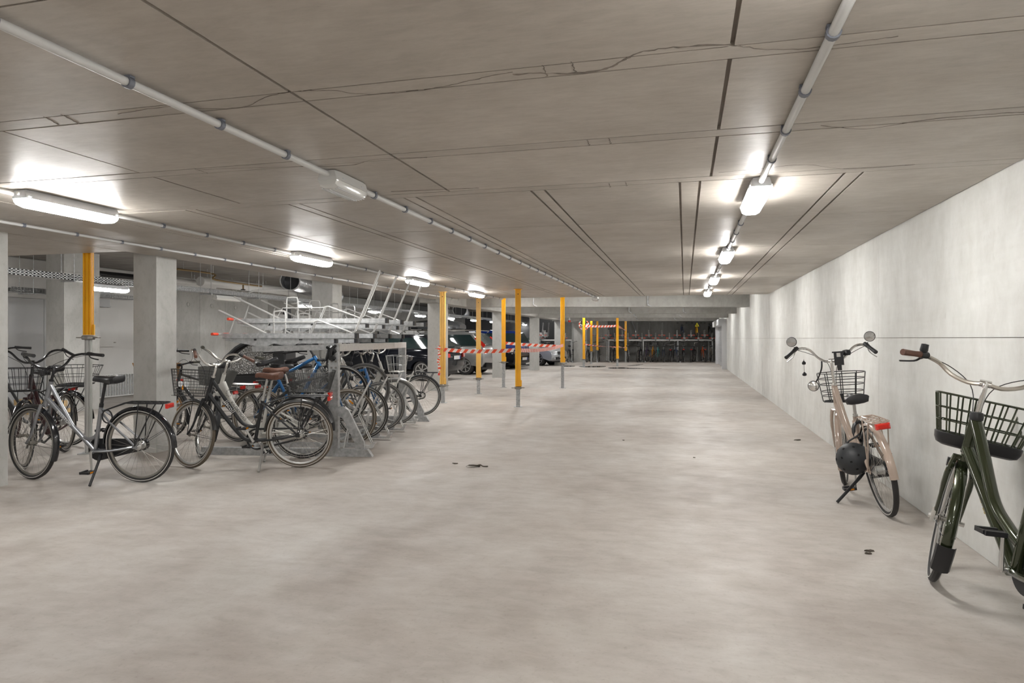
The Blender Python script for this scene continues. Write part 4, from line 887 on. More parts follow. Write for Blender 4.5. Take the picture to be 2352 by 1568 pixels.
# --- dark green bicycle by the right wall
def ex_green(root, MS, clamp, hb, ht, bb, A0, ax, sd):
    b = wire_basket(MB(), (hb.x + 0.20, -0.05, 0.80), (0.33, 0.47), (0.25, 0.37), 0.22, wr=0.0042, nv=(6, 4), levels=(0.02, 0.36, 0.66, 1), floor=0, dip=0.0).obj('front_basket', M_GREENP, root); b.matrix_basis = MS
    c = (hb.x + 0.20, -0.05, 0); L = []
    for z_, sc in ((0.745, 0.80), (0.755, 0.92), (0.78, 0.98), (0.81, 1.0), (0.815, 0.96), (0.765, 0.86)):
        L.append([(c[0] + 0.135 * sc * (abs(math.cos(a)) ** 0.5) * (1 if math.cos(a) > 0 else -1), c[1] + 0.20 * sc * (abs(math.sin(a)) ** 0.5) * (1 if math.sin(a) > 0 else -1), z_) for a in [2 * math.pi * k / 24 for k in range(24)]])
    MB().rings(L).obj('basket_tray', M_BLACK, b)
    on_tube(root, 'Batavus', 0.045, V(0.66, 0, 0.47), V(0.78, 0, 0.61), M_GOLD, 0.0235)
    f = fender_mb(192, 216, w=0.044, r=0.378, n=6).obj('mud_flap', M_BLACK, root); f.matrix_basis = MS @ T(1.13, 0, RW)
    MB().lathe([(0.001, 0.045), (0.018, 0.042), (0.02, 0.01), (0.016, 0), (0.001, 0)], tuple(clamp + V(-0.085, 0.295, 0.095)), 'z', 14).obj('bell', M_BLACK, root).matrix_basis = MS
    MB().lathe([(0.02, -0.02), (0.03, -0.018), (0.032, 0.0), (0.028, 0.02), (0.018, 0.024)], tuple(ht), 'z', 16).obj('steering_collar', M_BLACK, root)
    MB().box(A0 + ax * 0.36 + V(0.045, 0.05, -0.02), (0.05, 0.035, 0.045)).obj('dynamo', M_BLACK, root).matrix_basis = MS
    MB().box(V(1.10, 0.065, 0.36), (0.03, 0.02, 0.08)).cyl(V(1.12, 0.04, RW), V(1.12, 0.085, RW), 0.014, 8).cyl(V(1.12, -0.04, RW), V(1.12, -0.085, RW), 0.014, 8).obj('brake_arm', M_CHROME, root).matrix_basis = MS
bike('dark green metallic city bicycle with wire front basket leaning at the right frame edge', (1.468, 3.022), 97, lean=5, steer=-24, wb=1.13, frame='arc', col=M_GREENP, tire=M_RUB, rim=M_ALU, bar='sweep', barm=mat('champagne_alloy', (0.50, 0.46, 0.41), 0.25, 0.8), stemm=M_CHROME,
     gripm=M_BROWN, saddlem=M_BROWN, saddlez=0.95, stemz=1.105, fender=M_GREENP, carrier=M_GREENP, light=False, guard='full', pedref=False, crank=95, tuber=0.024, ra=(5, 180), fa=(30, 200), extra=ex_green, strip=True)
# helmet hanging beside the beige bicycle
hl = empty('helmet', loc=(1.275, 5.74, 0.39)); tag(hl, 'matt black bicycle helmet hanging from the beige bicycle', 'helmet')
HM = RZ(R(-28)) @ RX(R(62))
def hp(t, a, k): return (0.126 * k * math.sin(t) * math.cos(a), 0.128 * k * math.sin(t) * math.sin(a), 0.118 * k * math.cos(t))
rg = []
for ph in list(range(0, 125, 8)): rg.append([hp(R(max(ph, 1)), R(a), 1) for a in range(0, 360, 15)])
for ph in range(122, -1, -11): rg.append([hp(R(max(ph, 1)), R(a), 0.86) for a in range(0, 360, 15)])
MB().rings(rg, cap=False).obj('shell', mat('matt_black_helmet', (0.02, 0.022, 0.025), 0.5), hl).matrix_basis = HM
for a, ph in ((0, 30), (72, 30), (144, 30), (216, 30), (288, 30), (20, 62), (60, 66), (110, 62), (160, 66), (200, 62), (250, 66), (300, 62), (340, 66), (40, 92), (130, 92), (220, 92), (310, 92)):
    d_ = Vector(hp(R(ph), R(a), 1.0)); q = d_.to_track_quat('Z', 'Y').to_matrix().to_4x4()
    MB().box((0, 0, -0.0005), (0.017, 0.013, 0.004)).obj('vent', mat('vent_shadow_black', (0.002, 0.002, 0.002), 0.9), hl).matrix_basis = HM @ Matrix.Translation(d_) @ q
MB().tube(smooth([(-0.06, 0.04, 0.08), (-0.02, 0.05, 0.13), (0.05, 0.06, 0.18), (0.13, 0.07, 0.27)], 4), 0.006, 5, flat=2).tube(smooth([(0.03, 0.08, 0.08), (0.06, 0.06, 0.16), (0.13, 0.07, 0.27)], 4), 0.006, 5, flat=2).obj('strap', M_BLACK, hl)

# ================================================================== TWO TIER RACKS
def tray_unit(z, kind, length, hoop_up=True, u_end=0.0):
    """upper tier gutter: local x = towards the aisle, y = along the row; origin at floor below the aisle-side end"""
    r = empty('rack_tray'); tag(r, 'x', 'bicycle rack tray')
    L = length
    MB().box((-L / 2, 0.035, z - 0.03), (L, 0.005, 0.06)).box((-L / 2, -0.035, z - 0.03), (L, 0.005, 0.06)).box((-L / 2, 0, z - 0.058), (L, 0.075, 0.005)).obj('gutter', M_GALV, r)
    MB().box((0.012, 0, z - 0.03), (0.03, 0.08, 0.062)).obj('end_cap', M_BLACK, r)
    MB().extrude([(-L + 0.03, z - 0.062), (-0.25, z - 0.062), (-0.25, z - 0.118), (-L + 0.62, z - 0.118), (-L + 0.55, z - 0.15), (-L + 0.42, z - 0.15), (-L + 0.03, z - 0.085)], -0.028, 0.028).obj('under_channel', M_GALV, r)
    MB().box((-0.235, 0, z - 0.09), (0.03, 0.062, 0.05)).box((-L + 0.40, -0.03, z - 0.075), (0.03, 0.004, 0.02)).box((-L + 0.95, -0.03, z - 0.075), (0.04, 0.004, 0.014)).obj('stop', M_BLACK, r)
    def hoop(pts, w, rad=0.0068, name='hoop'):
        a = [V(p[0], w / 2, p[1]) for p in pts]; b = [V(p[0], -w / 2, p[1]) for p in reversed(pts)]
        t = Vector((pts[0][0], 0, pts[0][1])); d = (t - Vector((pts[1][0], 0, pts[1][1]))).normalized() * 0.03
        return MB().tube(b[:-1] + [b[-1], V(t.x, -w * 0.3, t.z) + d, V(t.x, w * 0.3, t.z) + d] + a, rad, 6).obj(name, M_ROD, r)
    x0 = -0.02 if kind == 'low' else -0.30
    if hoop_up:
        hi = 0.70 if kind == 'low' else 0.42
        hoop([(x0 + 0.30 * hi / 0.7, z + hi), (x0 + 0.02, z + 0.03), (x0 - 0.02, z + 0.004), (x0 - 0.06, z + 0.02), (x0 - 0.42, z + 0.15), (x0 - 0.46, z + 0.14), (x0 - 0.52, z)], 0.05)
    hoop([(-L - 0.03, z + 0.26), (-L + 0.52, z + 0.0)], 0.035, 0.009, 'guide_rod')
    MB().tube([(-L + 0.13, 0.0, z + 0.165), (-L + 0.09, 0, z + 0.05), (-L + 0.07, 0, z)], 0.0075, 6).obj('strut', M_ROD, r)
    MB().tube(smooth([(-L + 0.60, 0.03, z), (-L + 0.60, 0.03, z + 0.23), (-L + 0.63, 0.03, z + 0.26), (-L + 0.71, 0.03, z + 0.26), (-L + 0.74, 0.03, z + 0.23), (-L + 0.74, 0.03, z)], 2), 0.009, 6).obj('wheel_hoop', M_ROD, r)
    MB().tube([(-L + 0.48, 0.0, z), (-L + 0.56, 0, z + 0.13), (x0 - 0.46, 0, z + 0.135)], 0.0065, 6).obj('side_rail', M_ROD, r)
    RS = mat('red_handle_sleeve', (0.72, 0.07, 0.03), 0.4)
    ho = MB().cyl((-L - 0.04, -0.19, z - 0.01), (-L - 0.04, -0.07, z - 0.01), 0.017, 10).obj('handle', RS, r); MB().cyl((-L - 0.04, 0.07, z - 0.01), (-L - 0.04, 0.19, z - 0.01), 0.017, 10).obj('handle', RS, r)
    MB().cyl((-L - 0.04, -0.075, z - 0.01), (-L - 0.04, 0.075, z - 0.01), 0.014, 10).bar((-L - 0.04, 0, z - 0.012), (-L + 0.02, 0, z - 0.03), 0.03, 0.02).obj('handle_core', M_ROD, ho)
    return r
def ground_slot():
    r = empty('floor_rack_slot'); tag(r, 'x', 'bicycle rack')
    MB().box((-0.85, 0.03, 0.05), (1.1, 0.004, 0.05)).box((-0.85, -0.03, 0.05), (1.1, 0.004, 0.05)).box((-0.85, 0, 0.027), (1.1, 0.06, 0.004)).obj('gutter', M_GALV, r)
    MB().extrude([(-0.30, 0.02), (-0.16, 0.02), (-0.12, 0.09), (-0.15, 0.09), (-0.2, 0.05), (-0.30, 0.05)], -0.03, 0.03).obj('front_shoe', M_GALVL, r)
    for s in (-1, 1): pass
    a = [(-0.50, 0.05, 0.02), (-0.44, 0.03, 0.36), (-0.20, 0.018, 0.80)]; b = [(-0.20, -0.018, 0.80), (-0.44, -0.03, 0.36), (-0.50, -0.05, 0.02)]
    MB().tube(a + [(-0.19, 0, 0.825)] + b, 0.008, 6).tube([(-0.17, 0.03, 0.08), (-0.33, 0.028, 0.42), (-0.26, 0.02, 0.62)], 0.006, 6).tube([(-0.17, -0.03, 0.08), (-0.33, -0.028, 0.42), (-0.26, -0.02, 0.62)], 0.006, 6).obj('wheel_hoop', M_GALVL, r)
    return r
RK = T(-3.40, 6.92, 0) @ RZ(R(10))
TL = tray_unit(1.39, 'low', 1.60); TH = tray_unit(1.575, 'high', 1.86); ul = uh = False
ordn = ['nearest', 'second nearest', 'third nearest', 'farthest']
for k in range(4):
    tree_at(TL, ul, RK @ T(-0.28, 0.25 + 0.75 * k, 0), ordn[k] + ' of the lower upper-tier trays on the near rack', 'near rack trays'); ul = True
for k in range(4):
    tree_at(TH, uh, RK @ T(-0.02, 0.62 + 0.75 * k, 0), ordn[k] + ' of the raised upper-tier trays on the near rack', 'near rack trays'); uh = True
GSL = ground_slot()
for k in range(4): tree_at(GSL, k > 0, RK @ T(0.02, 0.47 + 0.77 * k, 0), ordn[k] + ' floor wheel holder of the near rack', 'near rack floor holders')
def rack_frame(M, span, xoff, label, feet=(-2.0, 0.0), name='bicycle_rack', n_post=2, legs=True):
    r = empty(name, M=M); tag(r, label, 'bicycle rack'); x = xoff
    for k in range(n_post):
        v = span * k / (n_post - 1)
        MB().box((x, v, 0.635), (0.012, 0.07, 1.27)).box((x + 0.05, v - 0.033, 0.635), (0.10, 0.005, 1.27)).box((x + 0.05, v + 0.033, 0.635), (0.10, 0.005, 1.27)).box((x + 0.102, v, 0.635), (0.006, 0.075, 1.27)).obj('post', M_GALV, r)
        if legs:
            MB().extrude([(feet[0], 0), (feet[1], 0), (feet[1] - 0.06, 0.085), (feet[0], 0.085)], v - 0.035, v + 0.035).obj('foot', M_GALV, r)
            P = [(x + 0.10, 0.56), (x + 0.16, 0.56), (x + 0.22, 0.52), (x + 0.40, 0.16), (x + 0.40, 0.085), (x + 0.30, 0.085), (x + 0.30, 0.14), (x + 0.16, 0.42), (x + 0.10, 0.46)]
            MB().extrude([(a, b) for a, b in P], v - 0.02, v + 0.02).obj('brace', M_GALV, r)
            for zz in (1.0, 1.07):
                MB().cyl((x + 0.03, v - 0.036, zz), (x + 0.03, v - 0.046, zz), 0.011, 6).cyl((x + 0.08, v - 0.036, zz), (x + 0.08, v - 0.046, zz), 0.011, 6).obj('bolt', M_DIRTY, r)
    MB().box((x + 0.09, span / 2, 1.225), (0.05, span, 0.085)).obj('cross_beam', M_GALVL, r)
    MB().box((x - 0.75, span / 2, 1.21), (0.06, span, 0.06)).obj('cross_beam', M_GALV, r)
    MB().box((x - 0.2, span / 2, 0.035), (0.06, span, 0.03)).box((x - 1.1, span / 2, 0.035), (0.06, span, 0.03)).obj('floor_rail', M_GALV, r)
    if legs:
        for v in (0, span): MB().bar((x + 0.05, v, 1.23), (x - 0.9, v, 1.21), 0.05, 0.06).obj('side_arm', M_GALV, r)
    return r
rack_frame(RK, 3.2, -0.50, 'galvanised frame of the near two tier bicycle rack')
gl = MB()
random.seed(3)
for k in range(7):
    pts = [V(random.uniform(-0.05, 0.05), random.uniform(-0.05, 0.05), random.uniform(-0.11, 0.05)) for _ in range(4)]
    gl.tube(smooth(pts, 3), 0.018, 6)
o = gl.obj('glove', M_BLKM); o.matrix_basis = RK @ T(-0.47, -0.07, 1.2); tag(o, 'crumpled black glove stuffed over the near rack post', 'glove')

# --- bicycles parked in the near rack
rh = 10
def RB(u, v, z=0): p = RK @ V(u, v, 0); return (p.x, p.y)
M_BLUEP = paint((0.01, 0.10, 0.27)); M_WHITEB = paint((0.55, 0.54, 0.51)); M_DGREY = paint((0.045, 0.047, 0.05)); M_RAWP = paint((0.38, 0.37, 0.35), 0.5)
u0 = -0.12
bike('dark grey bicycle with blue fork in the first slot behind the near rack post', RB(u0 - 0.345 - 1.12, 0.55), rh, steer=3, frame='diamond', col=M_DGREY, tuber=0.02, tire=M_TIREB, rim=M_DIRTY, bar='flat', barm=M_BLACK, fender=None, saddlez=0.97, stemz=1.02, guard=False, forkm=M_BLUEP, light=False, group='bicycles in the near rack', z0=0.03)
bike('bright blue bicycle with raised front wheel, second in the near rack', RB(u0 - 0.36 - 1.10, 0.70), rh, steer=-2, pitch=15, frame='diamond', col=M_BLUEP, forkm=M_DGREY, tuber=0.021, tire=M_RUB, rim=M_BLACK, bar='flat', barm=M_BLACK, saddlez=0.98, stemz=1.02, guard=False, light=False, group='bicycles in the near rack', z0=0.03)
bike('black bicycle with brown grips, third in the near rack', RB(u0 - 0.345 - 1.12, 1.12), rh, frame='curve', col=M_DGREY, tire=M_RUB, rim=M_ALU, bar='city', barm=M_CHROME, gripm=M_BROWN, fender=None, saddlez=0.95, group='bicycles in the near rack', light=True, carrier=M_BLKM, z0=0.03, reflect=True)
bike('white drop bar racing bicycle with raised grey front tyre in the near rack', RB(u0 - 0.36 - 1.06, 1.47), rh, steer=6, pitch=15, frame='diamond', col=M_WHITEB, tuber=0.024, tire=M_TIREG, rim=M_ALU, bar='drop', barm=M_DGREY, saddlez=0.98, stemz=0.99, guard=False, light=False, group='bicycles in the near rack', strip=False, z0=0.03)
bike('grey bicycle with bare grey tyres, fifth in the near rack', RB(u0 - 0.345 - 1.10, 1.92), rh, frame='diamond', col=M_BLUEP, tire=M_TIREG, rim=M_ALU, bar='flat', barm=M_DIRTY, saddlez=0.93, guard=False, fender=None, light=False, group='bicycles in the near rack', z0=0.03)
bike('cream bicycle with silver wire front basket near the far rack post', RB(u0 - 0.30 - 1.10, 2.6), rh, steer=-4, frame='low', col=M_CREAM, tire=M_TIREG, rim=M_ALU, bar='city', barm=M_CHROME, saddlez=0.93, fender=M_ALU, light=False, group='bicycles in the near rack', z0=0.03, frontbasket=dict(m=M_ALU, nv=(5, 4), h=0.24))
bike('black city bicycle with rear carrier parked beyond the near rack', (-4.40, 10.80), 190, lean=-2, steer=10, frame='swan', col=M_BLKM, tire=M_RUB, rim=M_ALU, bar='city', barm=M_CHROME, fender=M_BLKM, carrier=M_BLKM, saddlez=1.0, kick=0.25, light=False, ra=(5, 155))
bike('black bicycle with an orange spoke reflector behind the white one', RB(-2.05, 0.95), 178, lean=-2, frame='diamond', col=M_DGREY, tire=M_RUB, rim=M_DIRTY, bar='flat', barm=M_BLACK, gripm=mat('olive_grip', (0.07, 0.07, 0.05), 0.6), saddlez=0.99, stemz=0.98, fender=M_BLKM, carrier=M_ALU, guard=False, light=False, reflect=True, z0=0.0)
bike('black bicycle seen end on behind the rack by the dark wall slot', W(-3.18, 10.3)[:2], 285, lean=2, frame='diamond', col=M_BLKM, bar='flat', barm=M_BLACK, saddlez=0.95, stemz=1.12, guard=False, light=False)
# --- orange cargo bicycle behind the column
M_ORP = paint((0.40, 0.18, 0.022), 0.3)
def ex_cargo(root, MS, clamp, hb, ht, bb, A0, ax, sd):
    MB().rings([[(1.0, -0.2, 0.80), (1.35, -0.2, 0.84), (1.35, 0.2, 0.84), (1.0, 0.2, 0.80)], [(0.98, -0.24, 1.0), (1.42, -0.24, 1.02), (1.42, 0.24, 1.02), (0.98, 0.24, 1.0)], [(0.99, -0.23, 1.0), (1.41, -0.23, 1.02), (1.41, 0.23, 1.02), (0.99, 0.23, 1.0)], [(1.01, -0.19, 0.81), (1.34, -0.19, 0.85), (1.34, 0.19, 0.85), (1.01, 0.19, 0.81)]]).obj('cargo_box', M_ORP, root)
    MB().tube([(0.95, -0.28, 0.98), (1.0, 0.28, 0.98)], 0.012, 6).tube([(1.1, -0.06, 0.8), (1.12, -0.09, 0.35)], 0.016, 8).tube([(1.1, 0.06, 0.8), (1.12, 0.09, 0.35)], 0.016, 8).obj('carrier_frame', M_ORP, root)
bike('orange bicycle with front box glimpsed behind the column', W(-4.95, 9.9)[:2], 300, frame='low', col=M_ORP, forkm=M_ORP, tire=M_RUB, rim=M_BLACK, bar='flat', barm=M_BLACK, saddlez=0.95, stemz=1.14, light=False, guard=True, extra=ex_cargo)
# --- covered trike body behind the rack
ct = empty('covered_trike', M=Matrix.Translation(W(-4.23, 10.9)) @ RZ(YAW + R(4))); tag(ct, 'black covered cargo trike with crinkled clear side window', 'cargo trike')
outer = [(-0.60, 0.68), (-0.52, 0.86), (-0.40, 1.03), (-0.25, 1.17), (-0.08, 1.27), (0.10, 1.31), (0.50, 1.31), (0.50, 0.62), (-0.55, 0.55)]
MB().extrude(outer, 0.03, 0.80).obj('body', M_BLKM, ct)
arc = outer[:7] + [(0.50, 0.62), (-0.2, 0.58)]
MB().tube([(x, 0.0, z) for x, z in smooth([(a, b, 0) for a, b in outer[:7]], 1) and [(a, b) for a, b in outer[:7]]], 0.035, 8).bar((0.43, 0, 1.31), (0.43, 0, 0.62), 0.05, 0.13).bar((-0.58, 0, 0.64), (0.5, 0, 0.64), 0.05, 0.15).obj('hood_frame', M_BLKM, ct)
MB().rings([[(-0.36, 0.012, 0.74), (0.33, 0.012, 0.78), (0.33, 0.012, 1.26), (0.10, 0.012, 1.26), (-0.07, 0.012, 1.21), (-0.22, 0.012, 1.10), (-0.33, 0.012, 0.96), (-0.42, 0.012, 0.8)], [(-0.36, 0.03, 0.74), (0.33, 0.03, 0.78), (0.33, 0.03, 1.26), (0.10, 0.03, 1.26), (-0.07, 0.03, 1.21), (-0.22, 0.03, 1.10), (-0.33, 0.03, 0.96), (-0.42, 0.03, 0.8)]]).obj('window', M_FOIL, ct)
MB().box((0.0, 0.4, 0.47), (1.15, 0.76, 0.22)).box((0.0, 0.4, 0.33), (1.0, 0.6, 0.08)).obj('tub', M_WHITE, ct)
for sx in (-0.35, 0.42):
    MB().ring_y((sx, 0.02, 0.25), [(0.25, -0.02), (0.25, 0.02), (0.21, 0.02), (0.21, -0.02)], 28).cyl((sx, -0.02, 0.25), (sx, 0.06, 0.25), 0.03, 10).obj('wheel', M_RUB, ct)

# ================================================================== FAR TWO TIER RACKS
FT = lambda px, d: ((px - PX0) * d / F)
def far_M(px, d): return Matrix.Translation(W(FT(px, d), d)) @ RZ(math.pi / 2 + 0.02)      # local x (aisle side end) points away to the wall: handles face the viewer
FH_ = tray_unit(1.52, 'low', 1.5, hoop_up=False); FL_ = tray_unit(1.36, 'high', 1.5, hoop_up=False); a_ = b_ = False
FHu = tray_unit(1.52, 'low', 1.5, hoop_up=True); c_ = False
D0 = 37.4
hx = [1245.5, 1259, 1300, 1373, 1402.5, 1433, 1463, 1492, 1521, 1555, 1586, 1616]; lx = [1252, 1305, 1387.6, 1416, 1446, 1477, 1507, 1538, 1571, 1602, 1633]
def ordlab(i, n, what, side): return '%s raised tray' % i
nums = ['first', 'second', 'third', 'fourth', 'fifth', 'sixth', 'seventh', 'eighth', 'ninth', 'tenth', 'eleventh', 'twelfth']
for i, px in enumerate(hx):
    up = 1440 < px < 1530 or px < 1300
    lab = nums[i] + ' raised red handled tray of the far rack counted from the left'
    if up: tree_at(FHu, c_, far_M(px, D0 + 1.5 - 0.03) , lab, 'far rack trays'); c_ = True
    else: tree_at(FH_, a_, far_M(px, D0 + 1.5 - 0.03), lab, 'far rack trays'); a_ = True
for i, px in enumerate(lx):
    tree_at(FL_, b_, far_M(px, D0 + 1.5), nums[i] + ' lower red handled tray of the far rack counted from the left', 'far rack trays'); b_ = True
def far_frame(px0, px1, n, label):
    L = FT(px1, D0 + 0.5) - FT(px0, D0 + 0.5)
    r = empty('bicycle_rack', M=Matrix.Translation(W(FT(px0, D0 + 0.5), D0 + 0.5)) @ RZ(YAW)); tag(r, label, 'bicycle rack')
    MB().box((L / 2, 0, 1.235), (L, 0.06, 0.075)).box((L / 2, 0.7, 1.235), (L, 0.06, 0.06)).obj('cross_beam', M_GALVL, r)
    for k in range(n):
        x = L * k / (n - 1); MB().box((x, 0, 0.6), (0.07, 0.06, 1.2)).box((x, 0.35, 1.21), (0.06, 0.76, 0.04)).box((x, 0.7, 0.6), (0.07, 0.06, 1.2)).obj('post', M_GALV, r)
        MB().box((x, 0.2, 0.03), (0.08, 1.6, 0.06)).obj('foot', M_GALV, r)
far_frame(1398, 1636, 4, 'galvanised frame of the long far two tier rack'); far_frame(1240, 1313, 2, 'galvanised frame of the far rack seen between the columns')
GS2 = None
for i, px in enumerate((1463, 1493, 1524, 1555, 1571, 1602, 1616)):
    tree_at(GSL, True, far_M(px, D0 + 0.6) @ RZ(math.pi), 'silver floor wheel holder under the far rack, ' + nums[i] + ' from the left', 'far rack floor holders')
# far lower bicycles
cols = dict(w=(0.5, 0.5, 0.5), k=(0.02, 0.02, 0.025), p=(0.09, 0.07, 0.12), o=(0.62, 0.26, 0.02), t=(0.10, 0.42, 0.42), b=(0.07, 0.09, 0.15), r=(0.5, 0.03, 0.02), c=(0.45, 0.37, 0.28), O=(0.75, 0.14, 0.03), nb=(0.02, 0.05, 0.16))
FB = [(1348, 'k', 8, 'city', 'black bicycle in the shade right of the round mirror'), (1374, 'k', -4, 'flat', 'black bicycle behind the third far prop'), (1405, 'k', 5, 'city', 'black bicycle with a round front lamp between the far props'), (1443, 'w', -8, 'flat', 'white and blue bicycle right of the last far prop'),
      (1464, 'k', 9, 'drop', 'black drop bar bicycle under the far rack with its wheel turned'), (1479, 'p', 10, 'flat', 'purple black bicycle under the far rack'), (1494, 'o', 8, 'drop', 'yellow orange bicycle under the far rack'),
      (1507, 't', 6, 'flat', 'turquoise bicycle under the far rack'), (1524, 'b', 0, 'city', 'dark slate bicycle left of the middle far rack post'), (1540, 'k', 0, 'flat', 'small bicycle with red rear light by the rack post'),
      (1559, 'b', -12, 'flat', 'dark bicycle with orange reflector right of the rack post'), (1570, 'k', 0, 'city', 'black bicycle with big red rear light under the far rack'), (1587, 'k', 14, 'city', 'black bicycle leaning right with red mudguard light'),
      (1620, 'O', -8, 'city', 'bright orange bicycle at the right end of the far rack'), (1632, 'c', 5, 'city', 'beige bicycle last on the right under the far rack'),
      (1248, 'nb', 4, 'flat', 'dark blue bicycle in the rack between the far columns'), (1265, 'k', -4, 'flat', 'black bicycle in the rack between the far columns'), (1305, 'k', 6, 'city', 'black bicycle beside the wall end near the mirror')]
for i, (px, c, dl, br, lab) in enumerate(FB):
    cm = paint(cols[c]); d = D0 - 0.05; small = px == 1540
    bike(lab, W(FT(px, d), d)[:2], 91 - dl * 0.6, lean=dl * 0.35, steer=-dl, frame=['swan', 'diamond', 'curve'][i % 3], col=cm, rim=M_ALU if i % 2 else M_DIRTY, bar=br, barm=M_BLACK if i % 3 else M_CHROME, fender=M_BLKM if i % 2 else None, carrier=M_BLKM if br == 'city' else None,
         saddlez=0.92 if not small else 0.75, stemz=1.1 if not small else 0.95, light=False, lo=True, rearlight=(px in (1540, 1570, 1587, 1620)), saddlem=M_BLACK, guard=i % 2 == 0, group='bicycles under the far racks', z0=0.0)
for px, c, lab in ((1567, 'nb', 'blue bicycle standing up on the far upper tier'), (1601, 'o', 'yellow and white bicycle on the far upper tier'), (1631, 'k', 'black bicycle on the far upper tier at the right end')):
    d = D0 + 0.55
    bike(lab, W(FT(px, d), d)[:2], 91, z0=1.31, steer=0, frame='diamond', col=paint(cols[c]), fender=paint((0.85, 0.5, 0.03)) if px == 1601 else M_BLKM, ra=(40, 180), bar='flat', barm=M_DIRTY, saddlez=0.78, stemz=0.90, light=False, lo=True, rearlight=False, guard=False, group='bicycles on the far upper tier')
o = MB().extrude([(-0.12, -0.1), (0.12, -0.1), (0.0, 0.12)], -0.01, 0.01).obj('warning_triangle', mat('yellow_reflective', (0.85, 0.75, 0.02), 0.35)); o.matrix_basis = Matrix.Translation(W(FT(1601, D0 + 0.2), D0 + 0.2, 2.1)) @ RZ(YAW)
tag(o, 'yellow warning triangle hanging on the upper tier bicycle', 'reflector')
MB().extrude([(-0.035, -0.06), (0.035, -0.06), (0.0, 0.035)], -0.013, -0.0105).obj('symbol', M_BLACK, o)

# ================================================================== MIRROR, PUDDLES, SMALL THINGS
mr = empty('traffic_mirror', M=Matrix.Translation(W(FT(1341, 36.2), 36.2, 2.07)) @ RZ(YAW + R(12))); tag(mr, 'round convex traffic mirror with red and white rim by the far wall end', 'mirror')
dome = MB().lathe([(0.001, 0.09), (0.10, 0.082), (0.17, 0.062), (0.225, 0.03), (0.245, 0.0)], n=32)
dome.obj('mirror_dome', mat('mirror_glass', (0.8, 0.8, 0.8), 0.03, 1.0), mr, M=RX(R(90)))
for k in range(16):
    s = MB(); s.ring_y((0, 0, 0), [(0.235, -0.02), (0.29, -0.01), (0.29, 0.01), (0.235, 0.01)], 3, k * 22.5, k * 22.5 + 22.5); s.obj('rim_segment', M_TRED if k % 2 else M_TWHT, mr)
MB().cyl((0, 0.01, 0), (0, 0.5, 0), 0.02, 8).bar((0, 0.5, 0), (0.3, 1.9, 0), 0.04, 0.04).obj('bracket', M_GALV, mr)
P_ = [W((x - PX0) * 39.0 / F, 39.0, CH + (HY - y) * 39.0 / F) for x, y in ((1424, 731), (1412, 745), (1409, 765), (1418, 782), (1436, 789), (1456, 787), (1464, 776), (1458, 755), (1447, 731))]
hs = empty('hose', loc=P_[0]); tag(hs, 'fat grey flexible hose looping down the far wall', 'hose')
MB().tube(smooth([p - P_[0] for p in P_], 5), 0.05, 10).obj('tube', mat('grey_hose', (0.16, 0.165, 0.17), 0.4), hs)
bc = empty('alarm_beacon', M=Matrix.Translation(W(FT(1308, 28.15), 28.15, 2.06))); tag(bc, 'tiny red alarm beacon under the far beam', 'alarm')
MB().lathe([(0.001, -0.06), (0.05, -0.04), (0.06, 0.0), (0.06, 0.03)], n=12).obj('dome', M_RED, bc); MB().cyl((0, 0, 0.03), (0, 0, 0.16), 0.03, 8).obj('bracket', M_PVC, bc)
def puddle(pts, label):
    P = smooth([(*p, 0) for p in pts] + [(*pts[0], 0)], 4)[:-1]; m = MB()
    m.rings([[(p.x, p.y, 0.0) for p in P], [(p.x, p.y, 0.004) for p in P]]); o = m.obj('puddle', M_PUD); tag(o, label, 'puddle')
def pp(l):
    my = sum(q[1] for q in l) / len(l); return [tuple(FP(x, my + (y - my) * 0.6)[:2]) for x, y in l]
puddle(pp([(1292, 839.5), (1318, 839), (1318, 842), (1292, 842.5)]), 'thin dark puddle behind the right near prop')
puddle(pp([(1332, 840), (1375, 839.5), (1392, 841), (1380, 844), (1345, 844.5), (1330, 842)]), 'dark puddle at the feet of the far mirror prop')
puddle(pp([(1398, 843.5), (1430, 842.5), (1455, 845), (1520, 846.6), (1430, 847.2), (1400, 846)]), 'long dark puddle running right in the far hall')
puddle(pp([(1440, 841), (1462, 837.5), (1478, 835), (1464, 839.5)]), 'small damp streak above the long puddle')
for i, (px, py, s) in enumerate(((1085, 1072, 0.1), (1832, 1011, 0.05), (1995, 1266, 0.04), (1995, 1272, 0.03), (1432, 1011, 0.02), (1594, 1051, 0.02), (1045, 1065, 0.03))):
    p = FP(px, py); random.seed(i + 40)
    pts = [V(s * math.cos(R(a)) * random.uniform(0.4, 1.2), s * 0.35 * math.sin(R(a)) * random.uniform(0.5, 1.2), 0.003 + random.uniform(0, 0.2) * s) for a in range(0, 360, 40)]
    m = MB().rings([[q - V(0, 0, 0.004) for q in pts], [q * 0.9 + V(0, 0, 0.004) for q in pts]])
    if i == 0: m.tube(smooth([(0.03, 0, 0.01), (0.08, 0.01, 0.02), (0.11, -0.01, 0.008), (0.16, 0.0, 0.006)], 3), 0.006, 5)
    o = m.obj('dry_leaf', mat('dark_dry_leaf', (0.08, 0.065, 0.05), 0.8)); o.location = p; o.rotation_euler = (0, 0, YAW + 0.05)
    tag(o, ['dark curled dry leaf on the open floor', 'brown crumb pile on the floor beyond the beige bicycle', 'small grit scrap in front of the green wheel', 'smaller grit scrap in front of the green wheel', 'tiny dark speck in the middle of the aisle', 'tiny dark speck right of the middle of the aisle', 'pale crumb left of the dry leaf'][i], 'debris')

